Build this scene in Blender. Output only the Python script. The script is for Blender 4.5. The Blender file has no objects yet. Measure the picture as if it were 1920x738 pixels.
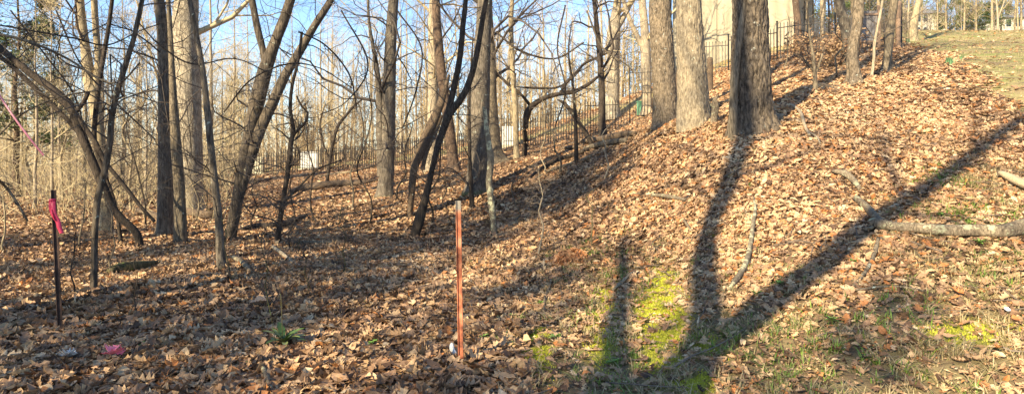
import bpy, math, numpy as np
from mathutils import Vector
rng = np.random.default_rng(7)
S = bpy.context.scene
COL = S.collection
F, CX, HY, EYE = 1150.0, 960.0, 300.0, 1.6
R = math.radians

# ------------------------------------------------------------------ noise
def _h(i, j, k, s):
    n = (i.astype(np.int64) * 374761393 + j.astype(np.int64) * 668265263 + k.astype(np.int64) * 2147483647 + s * 974634777) & 0xFFFFFFFF
    n = ((n ^ (n >> 13)) * 1274126177) & 0xFFFFFFFF
    n = ((n ^ (n >> 15)) * 2246822519) & 0xFFFFFFFF
    return ((n ^ (n >> 16)) & 0xFFFFFF) / float(0xFFFFFF)
def vn(x, y, z=None, s=0):
    x = np.asarray(x, float); y = np.asarray(y, float)
    z = np.zeros_like(x) if z is None else np.asarray(z, float)
    i, j, k = np.floor(x), np.floor(y), np.floor(z)
    a, b, c = x - i, y - j, z - k
    a = a * a * (3 - 2 * a); b = b * b * (3 - 2 * b); c = c * c * (3 - 2 * c)
    r = 0
    for di in (0, 1):
        for dj in (0, 1):
            for dk in (0, 1):
                w = (a if di else 1 - a) * (b if dj else 1 - b) * (c if dk else 1 - c)
                r = r + w * _h(i + di, j + dj, k + dk, s)
    return r
def fbm(x, y, s=0, o=3):
    r, a, t = 0, 1.0, 0
    for q in range(o):
        r = r + a * vn(x * 2 ** q, y * 2 ** q, None, s + q); t += a; a *= .5
    return r / t
def sst(x, a, b):
    t = np.clip((np.asarray(x, float) - a) / (b - a), 0, 1); return t * t * (3 - 2 * t)

# ------------------------------------------------------------------ terrain: surveyed heights, thin plate spline
CP = [  # column, row, distance
 (-300,350,36),(0,350,36),(0,400,18.4),(0,500,9.2),(0,738,4.2),(0,347,60),(-300,500,9.2),(-300,345,60),
 (200,350,36),(200,738,4.2),(200,500,9.2),(200,400,18.4),(350,339,38),(350,334,60),
 (600,738,4.2),(600,470,10.8),(600,385,21),(600,345,30),(600,321,40),(600,306,60),
 (860,738,4.2),(880,450,11.5),(880,365,17.5),(900,315,25),(960,284,33),(960,262,60),
 (1100,738,4.2),(1130,500,7.8),(1130,350,13.5),(1130,262,20),(1120,252,30.5),(1190,240,30),(1150,225,60),
 (1250,738,4.1),(1250,500,7.2),(1250,380,9.3),(1250,300,11.2),(1250,235,13.2),(1270,180,29.5),
 (1400,700,4.2),(1400,560,5.3),(1400,400,7.4),(1400,250,10),(1400,175,17),(1350,140,29),(1400,100,36),(1443,117,27.5),
 (1600,700,4.1),(1600,500,5.6),(1600,350,7.9),(1600,250,10),(1600,160,14),(1600,112,20),(1600,83,27),(1500,80,34),(1600,74,45),
 (1750,640,4.2),(1750,400,6.5),(1750,250,9.5),(1750,150,13.5),(1750,102,19),(1750,77,28),(1750,72,45),(1750,76,110),
 (1920,640,4.2),(1920,450,5.8),(1920,300,8),(1920,200,10.8),(1920,130,14.5),(1920,90,20),(1920,66,30),(1920,60,42),(1920,64,110),
 (2200,400,5.5),(2200,130,13),(2200,70,30)]
cx = [((p - CX) / F * Y, Y, EYE - (q - HY) * Y / F) for p, q, Y in CP]
cx += [(0,0,0),(-6,0,0),(5,0,.45),(-20,0,0),(12,0,1.8),(0,-15,-.2),(-20,-20,0),(15,-15,1.5),(-60,-40,0),(60,-40,6),
       (-80,60,0),(-120,200,0),(0,200,8),(160,200,38),(100,40,14),(-150,0,0),(80,110,24),(-60,120,1),(0,100,4),(35,110,12)]
cx = np.array(cx)
def _U(r2): return np.where(r2 > 1e-9, .5 * r2 * np.log(np.maximum(r2, 1e-9)), 0)
_n = len(cx)
_K = _U(((cx[:, None, :2] - cx[None, :, :2]) ** 2).sum(-1)) + np.eye(_n) * .6
_P = np.c_[np.ones(_n), cx[:, :2]]
_A = np.block([[_K, _P], [_P.T, np.zeros((3, 3))]])
_w = np.linalg.solve(_A, np.r_[cx[:, 2], 0, 0, 0])
_w0 = None
def Hs(x, y):
    x = np.asarray(x, float); y = np.asarray(y, float)
    xf, yf = x.ravel(), y.ravel()
    r2 = (xf[:, None] - cx[None, :, 0]) ** 2 + (yf[:, None] - cx[None, :, 1]) ** 2
    z = _U(r2) @ _w[:_n] + _w[_n] + _w[_n + 1] * xf + _w[_n + 2] * yf
    return z.reshape(x.shape)
H0 = None
def H(x, y):
    x = np.asarray(x, float); y = np.asarray(y, float)
    z = Hs(x, y) - H0
    d = np.hypot(x, y)
    z = z + (fbm(x * 1.1, y * 1.1, 5) - .5) * .10 * sst(d, 1, 5) + (fbm(x * .25, y * .25, 9) - .5) * .25 * sst(d, 6, 25)
    return z
H0 = float(Hs(np.array([0.]), np.array([0.]))[0])
def h1(x, y): return float(H(np.array([x]), np.array([y]))[0])
def P(px, py, Y): return ((px - CX) / F * Y, Y, EYE + (HY - py) / F * Y)
_YS = np.exp(np.linspace(math.log(2.5), math.log(160), 900))
def gp(px, py):
    z = H((px - CX) / F * _YS, _YS); ray = EYE + (HY - py) / F * _YS
    k = np.nonzero(ray <= z)[0]
    Y = _YS[k[0]] if len(k) else 60.
    x = (px - CX) / F * Y
    return np.array([x, Y, h1(x, Y)])
def gat(px, Y):
    x = (px - CX) / F * Y
    return np.array([x, Y, h1(x, Y)])
def proj(x, y, z):
    y = np.maximum(y, .05)
    return CX + F * x / y, HY - F * (z - EYE) / y

# ------------------------------------------------------------------ objects
def tag(o, label=None, cat=None, group=None, kind=None):
    if label: o['label'] = label
    if cat: o['category'] = cat
    if group: o['group'] = group
    if kind: o['kind'] = kind
    return o
def empty(name, loc, label=None, cat=None, group=None):
    o = bpy.data.objects.new(name, None); COL.objects.link(o); o.location = [float(c) for c in loc]
    o.empty_display_size = .1
    return tag(o, label, cat, group)
class MB:
    def __init__(s, org=(0, 0, 0)): s.v = []; s.q = []; s.t = []; s.n = 0; s.a = []; s.org = np.array(org, float)
    def add(s, v, q=None, t=None, a=None):
        v = np.asarray(v, float).reshape(-1, 3)
        if q is not None and len(q): s.q.append(np.asarray(q).reshape(-1, 4) + s.n)
        if t is not None and len(t): s.t.append(np.asarray(t).reshape(-1, 3) + s.n)
        s.v.append(v); s.a.append(np.zeros(len(v)) if a is None else np.broadcast_to(a, (len(v),))); s.n += len(v)
    def box(s, c, d, rz=0, a=None):
        c = np.array(c, float); d = np.array(d, float) / 2
        v = np.array([[i, j, k] for i in (-1, 1) for j in (-1, 1) for k in (-1, 1)]) * d
        ca, sa = math.cos(rz), math.sin(rz)
        v = np.c_[v[:, 0] * ca - v[:, 1] * sa, v[:, 0] * sa + v[:, 1] * ca, v[:, 2]] + c
        s.add(v, [[0, 1, 3, 2], [4, 6, 7, 5], [0, 4, 5, 1], [2, 3, 7, 6], [0, 2, 6, 4], [1, 5, 7, 3]], a=a)
    def build(s, name, mat, parent=None, smooth=True):
        me = bpy.data.meshes.new(name)
        v = (np.concatenate(s.v) - s.org).astype(np.float32)
        q = np.concatenate(s.q) if s.q else np.zeros((0, 4), int)
        t = np.concatenate(s.t) if s.t else np.zeros((0, 3), int)
        me.vertices.add(len(v)); me.vertices.foreach_set('co', v.ravel())
        nl = len(q) * 4 + len(t) * 3
        me.loops.add(nl); me.loops.foreach_set('vertex_index', np.r_[q.ravel(), t.ravel()].astype(np.int32))
        me.polygons.add(len(q) + len(t))
        me.polygons.foreach_set('loop_start', np.r_[np.arange(len(q)) * 4, len(q) * 4 + np.arange(len(t)) * 3].astype(np.int32))
        me.polygons.foreach_set('use_smooth', np.full(len(q) + len(t), smooth))
        at = me.attributes.new('tone', 'FLOAT', 'POINT'); at.data.foreach_set('value', np.concatenate(s.a).astype(np.float32))
        me.update(calc_edges=True); me.materials.append(mat)
        o = bpy.data.objects.new(name, me); COL.objects.link(o)
        if parent is not None: o.parent = parent
        return o
def nrm(v): return v / np.maximum(np.linalg.norm(v, axis=-1, keepdims=True), 1e-9)
def sweep(mb, Pn, Rn, k, a=None, mod=None):
    Pn = np.asarray(Pn, float); Rn = np.asarray(Rn, float)
    if Pn.ndim == 2: Pn = Pn[None]; Rn = Rn[None]
    B, n, _ = Pn.shape
    T = nrm(np.gradient(Pn, axis=1)); m = nrm(T.mean(1))
    ref = np.where(np.abs(m[:, 2:3]) > .8, np.array([[1., 0, 0]]), np.array([[0, 0, 1.]]))
    N = nrm(ref[:, None] - (ref[:, None] * T).sum(-1, keepdims=True) * T)
    Bn = np.cross(T, N)
    th = np.arange(k) / k * 2 * math.pi
    rr = Rn[:, :, None] * np.ones(k)
    V = None
    if mod is not None: rr = mod(Pn, rr, th)
    V = Pn[:, :, None] + rr[..., None] * (np.cos(th)[None, None, :, None] * N[:, :, None] + np.sin(th)[None, None, :, None] * Bn[:, :, None])
    i = np.arange(n - 1)[:, None] * k; j = np.arange(k)[None]; j2 = (j + 1) % k
    q = np.stack([i + j, i + j2, i + k + j2, i + k + j], -1).reshape(-1, 4)
    q = (q[None] + (np.arange(B) * n * k)[:, None, None]).reshape(-1, 4)
    if a is not None and np.ndim(a) == 1: a = np.repeat(a, n * k)
    mb.add(V.reshape(-1, 3), q, a=a)
def smooth_path(p, step):
    """Catmull-Rom resample of rows (x,y,z,r...)"""
    p = np.asarray(p, float)
    if len(p) < 3:
        L = np.linalg.norm(p[-1, :3] - p[0, :3]); m = max(3, int(L / step)); t = np.linspace(0, 1, m)[:, None]
        return p[0] * (1 - t) + p[-1] * t
    q = np.vstack([2 * p[0] - p[1], p, 2 * p[-1] - p[-2]]); out = []
    for i in range(1, len(q) - 2):
        L = np.linalg.norm(q[i + 1, :3] - q[i, :3]); m = max(2, int(L / step))
        t = (np.arange(m) / m)[:, None]
        out.append(.5 * (2 * q[i] + (q[i + 1] - q[i - 1]) * t + (2 * q[i - 1] - 5 * q[i] + 4 * q[i + 1] - q[i + 2]) * t ** 2 + (3 * q[i] - q[i - 1] - 3 * q[i + 1] + q[i + 2]) * t ** 3))
    out.append(p[-1:]); o = np.vstack(out); o[:, 3] = np.maximum(o[:, 3], .0008)
    return o
def spawn(Pn, Rn, cnt, lf, rf, ang, n=6, t0=.2, t1=1., wander=.25, up=.05, g=rng, minr=.002, L=None):
    """cnt children on each polyline"""
    Pn = np.asarray(Pn); B, m, _ = Pn.shape
    if L is None: L = np.linalg.norm(np.diff(Pn, axis=1), axis=-1).sum(1)
    idx = np.repeat(np.arange(B), cnt); C = len(idx)
    t = g.uniform(t0, t1, C) * (m - 1.001); i = t.astype(int); f = (t - i)[:, None]
    st = Pn[idx, i] * (1 - f) + Pn[idx, i + 1] * f
    r0 = Rn[idx, i] * (1 - f[:, 0]) + Rn[idx, i + 1] * f[:, 0]
    T = nrm(Pn[idx, i + 1] - Pn[idx, i])
    a = nrm(np.cross(T, nrm(g.normal(size=(C, 3)))))
    an = g.uniform(ang[0], ang[1], C)[:, None]
    D = nrm(T * np.cos(an) + a * np.sin(an))
    ln = L[idx] * g.uniform(lf[0], lf[1], C) * (1.15 - .6 * t / (m - 1))
    seg = (ln / (n - 1))[:, None]
    out = np.zeros((C, n, 3)); out[:, 0] = st
    bend = g.normal(size=(C, 3)) * wander * .5
    for s in range(1, n):
        out[:, s] = out[:, s - 1] + D * seg
        D = nrm(D + g.normal(size=(C, 3)) * wander + bend + np.array([0, 0, up]))
    rs = np.maximum(np.minimum(r0 * g.uniform(rf[0], rf[1], C), r0 * .85), minr)
    rad = np.maximum(rs[:, None] * np.linspace(1, .3, n)[None], minr * .6)
    return out, rad

# ------------------------------------------------------------------ materials
def nt(name):
    m = bpy.data.materials.new(name); m.use_nodes = True; t = m.node_tree
    return m, t, t.nodes, t.links, t.nodes['Principled BSDF']
def ramp(N, cols):
    r = N.new('ShaderNodeValToRGB'); e = r.color_ramp.elements
    while len(e) < len(cols): e.new(.5)
    for i, (p, c) in enumerate(cols): e[i].position = p; e[i].color = (*c, 1)
    return r
def simple(name, c, rough=.6, metal=0, var=.25, scale=8, bump=.2, bscale=40):
    m, t, N, L, b = nt(name)
    tc = N.new('ShaderNodeTexCoord'); n = N.new('ShaderNodeTexNoise'); n.inputs['Scale'].default_value = scale; n.inputs['Detail'].default_value = 5
    L.new(tc.outputs['Object'], n.inputs['Vector'])
    c = np.array(c); r = ramp(N, [(.3, tuple(c * (1 - var))), (.7, tuple(np.minimum(c * (1 + var), 1)))])
    L.new(n.outputs['Fac'], r.inputs[0]); L.new(r.outputs[0], b.inputs['Base Color'])
    n2 = N.new('ShaderNodeTexNoise'); n2.inputs['Scale'].default_value = bscale; L.new(tc.outputs['Object'], n2.inputs['Vector'])
    bp = N.new('ShaderNodeBump'); bp.inputs['Strength'].default_value = bump; bp.inputs['Distance'].default_value = .01
    L.new(n2.outputs['Fac'], bp.inputs['Height']); L.new(bp.outputs[0], b.inputs['Normal'])
    b.inputs['Roughness'].default_value = rough; b.inputs['Metallic'].default_value = metal
    return m
def bark(name, dark, light, fx=30, fz=5, dist=.02, lichen=0, moss=0, lc=(.42, .45, .36), mc=(.13, .13, .05)):
    """furrowed bark: vertical ridges, grey flakes, lichen, moss near the foot (object origin is the foot)"""
    m, t, N, L, b = nt(name)
    tc = N.new('ShaderNodeTexCoord'); mp = N.new('ShaderNodeMapping'); L.new(tc.outputs['Object'], mp.inputs['Vector'])
    mp.inputs['Scale'].default_value = (fx, fx, fz)
    n = N.new('ShaderNodeTexNoise'); n.inputs['Scale'].default_value = 1; n.inputs['Detail'].default_value = 6; n.inputs['Roughness'].default_value = .65; n.inputs['Distortion'].default_value = .6
    L.new(mp.outputs[0], n.inputs['Vector'])
    r = ramp(N, [(.36, dark), (.5, tuple((np.array(dark) + np.array(light)) / 2)), (.62, light)]); L.new(n.outputs['Fac'], r.inputs[0])
    big = N.new('ShaderNodeTexNoise'); big.inputs['Scale'].default_value = 2.2; big.inputs['Detail'].default_value = 4; L.new(tc.outputs['Object'], big.inputs['Vector'])
    rb = ramp(N, [(.3, (.7, .7, .72)), (.7, (1.15, 1.12, 1.05))]); L.new(big.outputs['Fac'], rb.inputs[0])
    mx = N.new('ShaderNodeMix'); mx.data_type = 'RGBA'; mx.blend_type = 'MULTIPLY'; mx.inputs[0].default_value = 1
    L.new(r.outputs[0], mx.inputs[6]); L.new(rb.outputs[0], mx.inputs[7]); out = mx.outputs[2]
    if lichen:
        ln = N.new('ShaderNodeTexNoise'); ln.inputs['Scale'].default_value = 9; ln.inputs['Detail'].default_value = 8; ln.inputs['Roughness'].default_value = .7; L.new(tc.outputs['Object'], ln.inputs['Vector'])
        lr = ramp(N, [(.66 - lichen * .3, (0, 0, 0)), (.70 - lichen * .3, (1, 1, 1))]); L.new(ln.outputs['Fac'], lr.inputs[0])
        m2 = N.new('ShaderNodeMix'); m2.data_type = 'RGBA'; L.new(lr.outputs[0], m2.inputs[0]); L.new(out, m2.inputs[6]); m2.inputs[7].default_value = (*lc, 1); out = m2.outputs[2]
    if moss:
        sp = N.new('ShaderNodeSeparateXYZ'); L.new(tc.outputs['Object'], sp.inputs[0])
        ad = N.new('ShaderNodeMath'); ad.operation = 'MULTIPLY_ADD'; L.new(big.outputs['Fac'], ad.inputs[0]); ad.inputs[1].default_value = -1.2 * moss; L.new(sp.outputs['Z'], ad.inputs[2])
        mr = ramp(N, [(0, (1, 1, 1)), (1, (0, 0, 0))])
        mm = N.new('ShaderNodeMapRange'); L.new(ad.outputs[0], mm.inputs[0]); mm.inputs[1].default_value = -.75 * moss; mm.inputs[2].default_value = .1 * moss
        L.new(mm.outputs[0], mr.inputs[0])
        m3 = N.new('ShaderNodeMix'); m3.data_type = 'RGBA'; L.new(mr.outputs[0], m3.inputs[0]); L.new(out, m3.inputs[6]); m3.inputs[7].default_value = (*mc, 1); out = m3.outputs[2]
    L.new(out, b.inputs['Base Color'])
    bp = N.new('ShaderNodeBump'); bp.inputs['Strength'].default_value = .9; bp.inputs['Distance'].default_value = dist
    L.new(n.outputs['Fac'], bp.inputs['Height']); L.new(bp.outputs[0], b.inputs['Normal'])
    b.inputs['Roughness'].default_value = .9; b.inputs['Specular IOR Level'].default_value = .2
    return m
def tonemat(name, cols, rough=.7, noise=.25, nscale=60, spec=.3, trans=0):
    """colour picked per piece by the 'tone' attribute"""
    m, t, N, L, b = nt(name)
    at = N.new('ShaderNodeAttribute'); at.attribute_name = 'tone'
    r = ramp(N, cols); L.new(at.outputs['Fac'], r.inputs[0])
    tc = N.new('ShaderNodeTexCoord'); n = N.new('ShaderNodeTexNoise'); n.inputs['Scale'].default_value = nscale; n.inputs['Detail'].default_value = 3; L.new(tc.outputs['Object'], n.inputs['Vector'])
    r2 = ramp(N, [(.3, (1 - noise,) * 3), (.7, (1 + noise,) * 3)]); L.new(n.outputs['Fac'], r2.inputs[0])
    mx = N.new('ShaderNodeMix'); mx.data_type = 'RGBA'; mx.blend_type = 'MULTIPLY'; mx.inputs[0].default_value = 1
    L.new(r.outputs[0], mx.inputs[6]); L.new(r2.outputs[0], mx.inputs[7]); L.new(mx.outputs[2], b.inputs['Base Color'])
    b.inputs['Roughness'].default_value = rough; b.inputs['Specular IOR Level'].default_value = spec
    if trans:
        tr = N.new('ShaderNodeBsdfTranslucent'); L.new(mx.outputs[2], tr.inputs[0]); ms = N.new('ShaderNodeMixShader'); ms.inputs[0].default_value = trans
        L.new(b.outputs[0], ms.inputs[1]); L.new(tr.outputs[0], ms.inputs[2]); L.new(ms.outputs[0], N['Material Output'].inputs[0])
    return m
M = {}
M['grey'] = bark('grey_furrowed_bark', (.055, .045, .036), (.22, .185, .145), 34, 6, .015, lichen=.12, moss=.15)
M['dark'] = bark('dark_bark', (.02, .016, .013), (.085, .066, .052), 40, 9, .01, lichen=.06)
M['darkgrey'] = bark('dark_grey_bark', (.035, .028, .022), (.17, .138, .105), 36, 6, .015, lichen=.08)
M['brown'] = bark('reddish_bark', (.05, .032, .024), (.20, .14, .10), 44, 6, .012, lichen=.05)
M['oak'] = bark('oak_bark', (.06, .047, .035), (.27, .215, .155), 28, 10, .03, lichen=.14, moss=0, lc=(.36, .37, .32))
M['oakdark'] = bark('dark_oak_bark', (.03, .024, .019), (.20, .16, .12), 26, 9, .03, lichen=.10, moss=0, lc=(.3, .31, .27))
M['paleoak'] = bark('pale_oak_bark', (.15, .12, .085), (.39, .325, .23), 30, 10, .03, lichen=.08)
M['pale'] = bark('pale_bark', (.20, .16, .11), (.48, .40, .29), 40, 6, .01, lichen=.05)
M['palebig'] = bark('pale_furrowed_bark', (.15, .12, .085), (.50, .43, .32), 30, 6, .02, lichen=.1, moss=0)
M['tan'] = bark('tan_bark', (.17, .135, .085), (.46, .375, .24), 40, 7, .01)
M['mid'] = bark('mid_bark', (.065, .052, .038), (.27, .22, .155), 40, 7, .012, lichen=.08)
M['lichen'] = bark('lichen_crusted_bark', (.10, .08, .055), (.26, .22, .16), 60, 22, .01, lichen=.46, lc=(.44, .42, .27))
M['mossy'] = bark('mossy_bark', (.05, .045, .025), (.15, .13, .07), 40, 10, .01, lichen=.3, lc=(.12, .16, .04))
M['rotten'] = bark('rotten_wood', (.05, .035, .025), (.22, .16, .11), 60, 60, .01, lichen=.1)
M['twig'] = simple('twig_bark', (.15, .115, .085), .85, var=.4, scale=3, bump=0)
M['twigdark'] = simple('dark_twig_bark', (.075, .058, .046), .85, var=.4, scale=3, bump=0)
M['twigtan'] = simple('tan_twig_bark', (.50, .40, .23), .9, var=.3, scale=2, bump=0)
M['fieldtwig'] = simple('pale_twig_bark', (.46, .36, .21), .9, var=.3, scale=2, bump=0)
M['cut'] = bark('bare_split_wood', (.33, .25, .15), (.62, .50, .33), 60, 60, .006)
M['iron'] = simple('black_iron', (.035, .032, .03), .5, .6, var=.3)
M['evergreen'] = tonemat('evergreen_foliage', [(0, (.05, .08, .024)), (.5, (.085, .125, .036)), (1, (.14, .165, .055))], .6, .2, 3)
M['leaf'] = tonemat('dry_oak_leaf', [(0, (.075, .042, .025)), (.2, (.17, .098, .055)), (.42, (.34, .205, .118)), (.64, (.47, .305, .165)), (.82, (.56, .39, .22)), (.93, (.62, .48, .31)), (1, (.42, .18, .065))], .55, .22, 45, .35, .12)
M['grass'] = tonemat('grass_blade', [(0, (.46, .36, .20)), (.45, (.36, .29, .15)), (.52, (.20, .24, .07)), (.75, (.15, .25, .05)), (1, (.26, .38, .06))], .5, .15, 20, .3, .25)
M['moss'] = tonemat('moss_blade', [(0, (.36, .36, .04)), (.5, (.50, .50, .05)), (1, (.62, .60, .09))], .7, .15, 20, .1, .2)
M['branch'] = bark('lichened_branch_bark', (.07, .055, .04), (.26, .21, .15), 60, 22, .008, lichen=.36, lc=(.34, .34, .22))
LEAFBANDS = [(3.4, 7, 600, 8, .135, 10), (7, 12, 560, 6, .13, 8), (12, 20, 300, 4, .14, 5), (20, 36, 120, 2, .17, 3), (36, 52, 40, 2, .24, 3), (3.4, 9, 900, 3, .05, 4)]
SHADE = [(-17, 4, 7, 2.5, 13000, .1), (-12, 2.5, 8, 2.6, 11000, .1), (-8, -1.5, 7.5, 2.6, 9000, .1), (-5.4, -4.6, 7, 2.0, 7000, .15), (-7.6, 3.2, 12, 2.8, 15000, .5), (-10.5, 0.5, 12.5, 2.6, 16000, .5), (-11.5, -2.5, 8.5, 2.6, 9000, .15), (-7.6, -4.6, 7, 2.3, 7000, .1)]
POLES = [  # stems as [(x, y, height, radius)]
 [[(-3.5, .3, 0, .17), (-2.2, -1., 6, .15), (-.9, -2.3, 12, .07)]],
 [[(-1.9, -.75, 0, .2), (-2.7, -.7, 3.7, .15), (-4.05, -.7, 6.4, .15), (-4.7, -.7, 9.7, .17), (-4.9, -.7, 13, .08)], [(-2.3, -.72, 1.8, .13), (-3.2, -.63, 3.5, .12), (-5.2, -.7, 6.2, .08), (-5.9, -.8, 7.2, .03)]],
 [[(-13, 6, 0, .22), (-13, 6, 16, .08)]]]
SUNE, SKYS, EXPO = 5.0, .115, 1.42
# ------------------------------------------------------------------ ground sheet
def zones(x, y, z):
    """where lawn, moss and thin grass grow (world positions)"""
    px, py = proj(x, y, z)
    fr = y > 2
    w = (fbm(x * .8, y * .8, 31) - .5)
    lim = np.interp(py, [55, 75, 110, 170, 240, 330], [1560, 1640, 1790, 1860, 1915, 2010]) + w * 90
    lawn = sst(px - lim, -25, 45) * fr * (py < 420) * sst(y, 8, 10)
    fy = np.interp(px, FX, FY)
    wid = np.where(px < 900, 1., 0) * 5; strip = fr * sst(px, 330, 480) * (1 - sst(px, 1500, 1540)) * sst(y - fy, 2.5, 4.5) * (1 - sst(y - fy - wid, 6, 8.5))
    lawn = np.maximum(lawn, strip * .9)
    def blob(a, b, ra, rb): return np.exp(-(((px - a) / ra) ** 2 + ((py - b) / rb) ** 2) ** 1.5)
    moss = 1.3 * blob(1238, 600, 44, 95) + blob(1005, 650, 30, 75) + blob(1310, 690, 40, 60) + .9 * blob(1130, 595, 30, 85) + .8 * blob(1820, 625, 90, 22)
    moss = np.clip(moss, 0, 1) * fr * sst(fbm(x * 6, y * 6, 77), .34, .48)
    thin = np.clip(blob(1180, 640, 210, 190) + blob(1560, 660, 300, 130) + blob(1830, 540, 170, 200) + .5 * blob(1850, 380, 90, 90), 0, 1) * fr
    return lawn, moss, thin
FX = [300, 350, 600, 960, 1190, 1350, 1480, 1600, 1690]
FY = [37, 38, 40, 33, 30, 29, 26.5, 25, 24]
def sx(a, b, n, s): return np.sinh(np.linspace(math.asinh(a / s), math.asinh(b / s), n)) * s
gx = sx(-220, 220, 460, 6); gy = sx(-60, 300, 460, 7)
GX, GY = np.meshgrid(gx, gy); GZ = H(GX, GY)
lw, ms_, th_ = zones(GX, GY, GZ)
mb = MB(); n = 460
I = (np.arange(n - 1)[:, None] * n + np.arange(n - 1)[None]).ravel()
mb.add(np.stack([GX, GY, GZ], -1).reshape(-1, 3), np.stack([I, I + 1, I + n + 1, I + n], -1))
m, t, N, L, b = nt('forest_floor')
def attr(nm):
    a = N.new('ShaderNodeAttribute'); a.attribute_name = nm; return a.outputs['Fac']
tc = N.new('ShaderNodeTexCoord')
def noise(s, d=6, r=.6):
    q = N.new('ShaderNodeTexNoise'); q.inputs['Scale'].default_value = s; q.inputs['Detail'].default_value = d; q.inputs['Roughness'].default_value = r; L.new(tc.outputs['Object'], q.inputs['Vector']); return q.outputs['Fac']
vo = N.new('ShaderNodeTexVoronoi'); vo.inputs['Scale'].default_value = 9; L.new(tc.outputs['Object'], vo.inputs['Vector'])
sepc = N.new('ShaderNodeSeparateColor'); L.new(vo.outputs['Color'], sepc.inputs[0])
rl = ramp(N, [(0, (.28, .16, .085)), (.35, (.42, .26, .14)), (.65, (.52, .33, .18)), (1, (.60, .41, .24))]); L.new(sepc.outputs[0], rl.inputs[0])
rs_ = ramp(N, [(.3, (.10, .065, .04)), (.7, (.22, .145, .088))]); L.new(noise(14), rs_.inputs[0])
def mix(f, a, c):
    q = N.new('ShaderNodeMix'); q.data_type = 'RGBA'
    L.new(f, q.inputs[0]) if not isinstance(f, float) else setattr(q.inputs[0], 'default_value', f)
    L.new(a, q.inputs[6]); L.new(c, q.inputs[7]); return q.outputs[2]
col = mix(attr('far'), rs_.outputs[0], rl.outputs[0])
rgn = ramp(N, [(.32, (.25, .185, .105)), (.5, (.28, .24, .11)), (.68, (.20, .215, .07))]); L.new(noise(.9), rgn.inputs[0])
rfine = ramp(N, [(.3, (.7, .7, .7)), (.7, (1.3, 1.3, 1.3))]); L.new(noise(30), rfine.inputs[0])
ml = N.new('ShaderNodeMix'); ml.data_type = 'RGBA'; ml.blend_type = 'MULTIPLY'; ml.inputs[0].default_value = 1; L.new(rgn.outputs[0], ml.inputs[6]); L.new(rfine.outputs[0], ml.inputs[7])
col = mix(attr('lawn'), col, ml.outputs[2])
rth = ramp(N, [(.35, (.17, .12, .075)), (.6, (.22, .18, .09))]); L.new(noise(6), rth.inputs[0]); col = mix(attr('thin'), col, rth.outputs[0])
rm = ramp(N, [(.35, (.30, .31, .04)), (.65, (.50, .50, .06))]); L.new(noise(25), rm.inputs[0]); col = mix(attr('moss'), col, rm.outputs[0])
L.new(col, b.inputs['Base Color']); b.inputs['Roughness'].default_value = .95; b.inputs['Specular IOR Level'].default_value = .1
bp = N.new('ShaderNodeBump'); bp.inputs['Strength'].default_value = .8; bp.inputs['Distance'].default_value = .03; L.new(noise(22, 8), bp.inputs['Height']); L.new(bp.outputs[0], b.inputs['Normal'])
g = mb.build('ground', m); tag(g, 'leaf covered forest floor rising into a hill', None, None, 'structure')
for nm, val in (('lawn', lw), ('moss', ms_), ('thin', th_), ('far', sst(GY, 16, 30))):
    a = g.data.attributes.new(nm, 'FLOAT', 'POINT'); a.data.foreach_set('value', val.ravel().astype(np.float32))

# ------------------------------------------------------------------ leaf litter
def leaf_template(kind, nseg, sd):
    g = np.random.default_rng(sd); t = np.linspace(0, 1, nseg + 1)
    if kind == 'oak':     # deep pointed lobes
        env = np.sin(math.pi * np.clip(t * .93 + .05, 0, 1)) ** .7
        lob = np.where(np.arange(nseg + 1) % 2 == 0, .42, 1.0) * g.uniform(.75, 1.2, nseg + 1)
        w = .36 * env * lob; w[0] = .01; w[-1] = .02
        sw = np.where(np.arange(nseg + 1) % 2 == 0, -.02, .09)
    else:
        w = .26 * np.sin(math.pi * t ** .85) ** .8 * g.uniform(.9, 1.08, nseg + 1); w[0] = w[-1] = .008; sw = 0 * t
    c1, c2, tw = g.uniform(-.5, 1.1), g.uniform(-.35, .6), g.uniform(-.8, .8)
    bendx = g.uniform(-.12, .12)
    mid = np.c_[t - .5, bendx * np.sin(math.pi * t), c2 * (t - .5) ** 2]
    out = [mid]
    for s in (-1, 1):
        ww = w * g.uniform(.85, 1.1, nseg + 1)
        out.append(np.c_[t - .5 + sw, mid[:, 1] + s * ww, mid[:, 2] + c1 * ww ** 2 * 2.2 + .22 * ww + tw * s * ww * (t - .5) + g.uniform(-.03, .03, nseg + 1)])
    v = np.vstack(out); k = nseg + 1; i = np.arange(nseg)
    q = np.vstack([np.c_[i, i + 1, k + i + 1, k + i], np.c_[i, 2 * k + i, 2 * k + i + 1, i + 1]])
    return v, q
def scatter(mb, x, y, z, nrmv, size, tv, tq, tone, tilt, g):
    C = len(x); up = nrm(nrmv + g.normal(size=(C, 3)) * tilt[:, None])
    d = nrm(np.cross(up, g.normal(size=(C, 3)))); e = np.cross(up, d)
    V = np.stack([x, y, z], -1)[:, None] + size[:, None, None] * (tv[None, :, 0:1] * d[:, None] + tv[None, :, 1:2] * e[:, None] + tv[None, :, 2:3] * up[:, None])
    q = (tq[None] + (np.arange(C) * len(tv))[:, None, None]).reshape(-1, 4)
    mb.add(V.reshape(-1, 3), q, a=np.repeat(tone, len(tv)))
def gnorm(x, y, e=.15):
    return nrm(np.stack([-(H(x + e, y) - H(x - e, y)) / (2 * e), -(H(x, y + e) - H(x, y - e)) / (2 * e), np.ones_like(x)], -1))
def region(y0, y1, n, g, umax=1.05):
    y = np.sqrt(g.uniform(y0 ** 2, y1 ** 2, n)); x = g.uniform(-umax, umax, n) * y
    return x, y
mb = MB()
g = np.random.default_rng(3)
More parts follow.
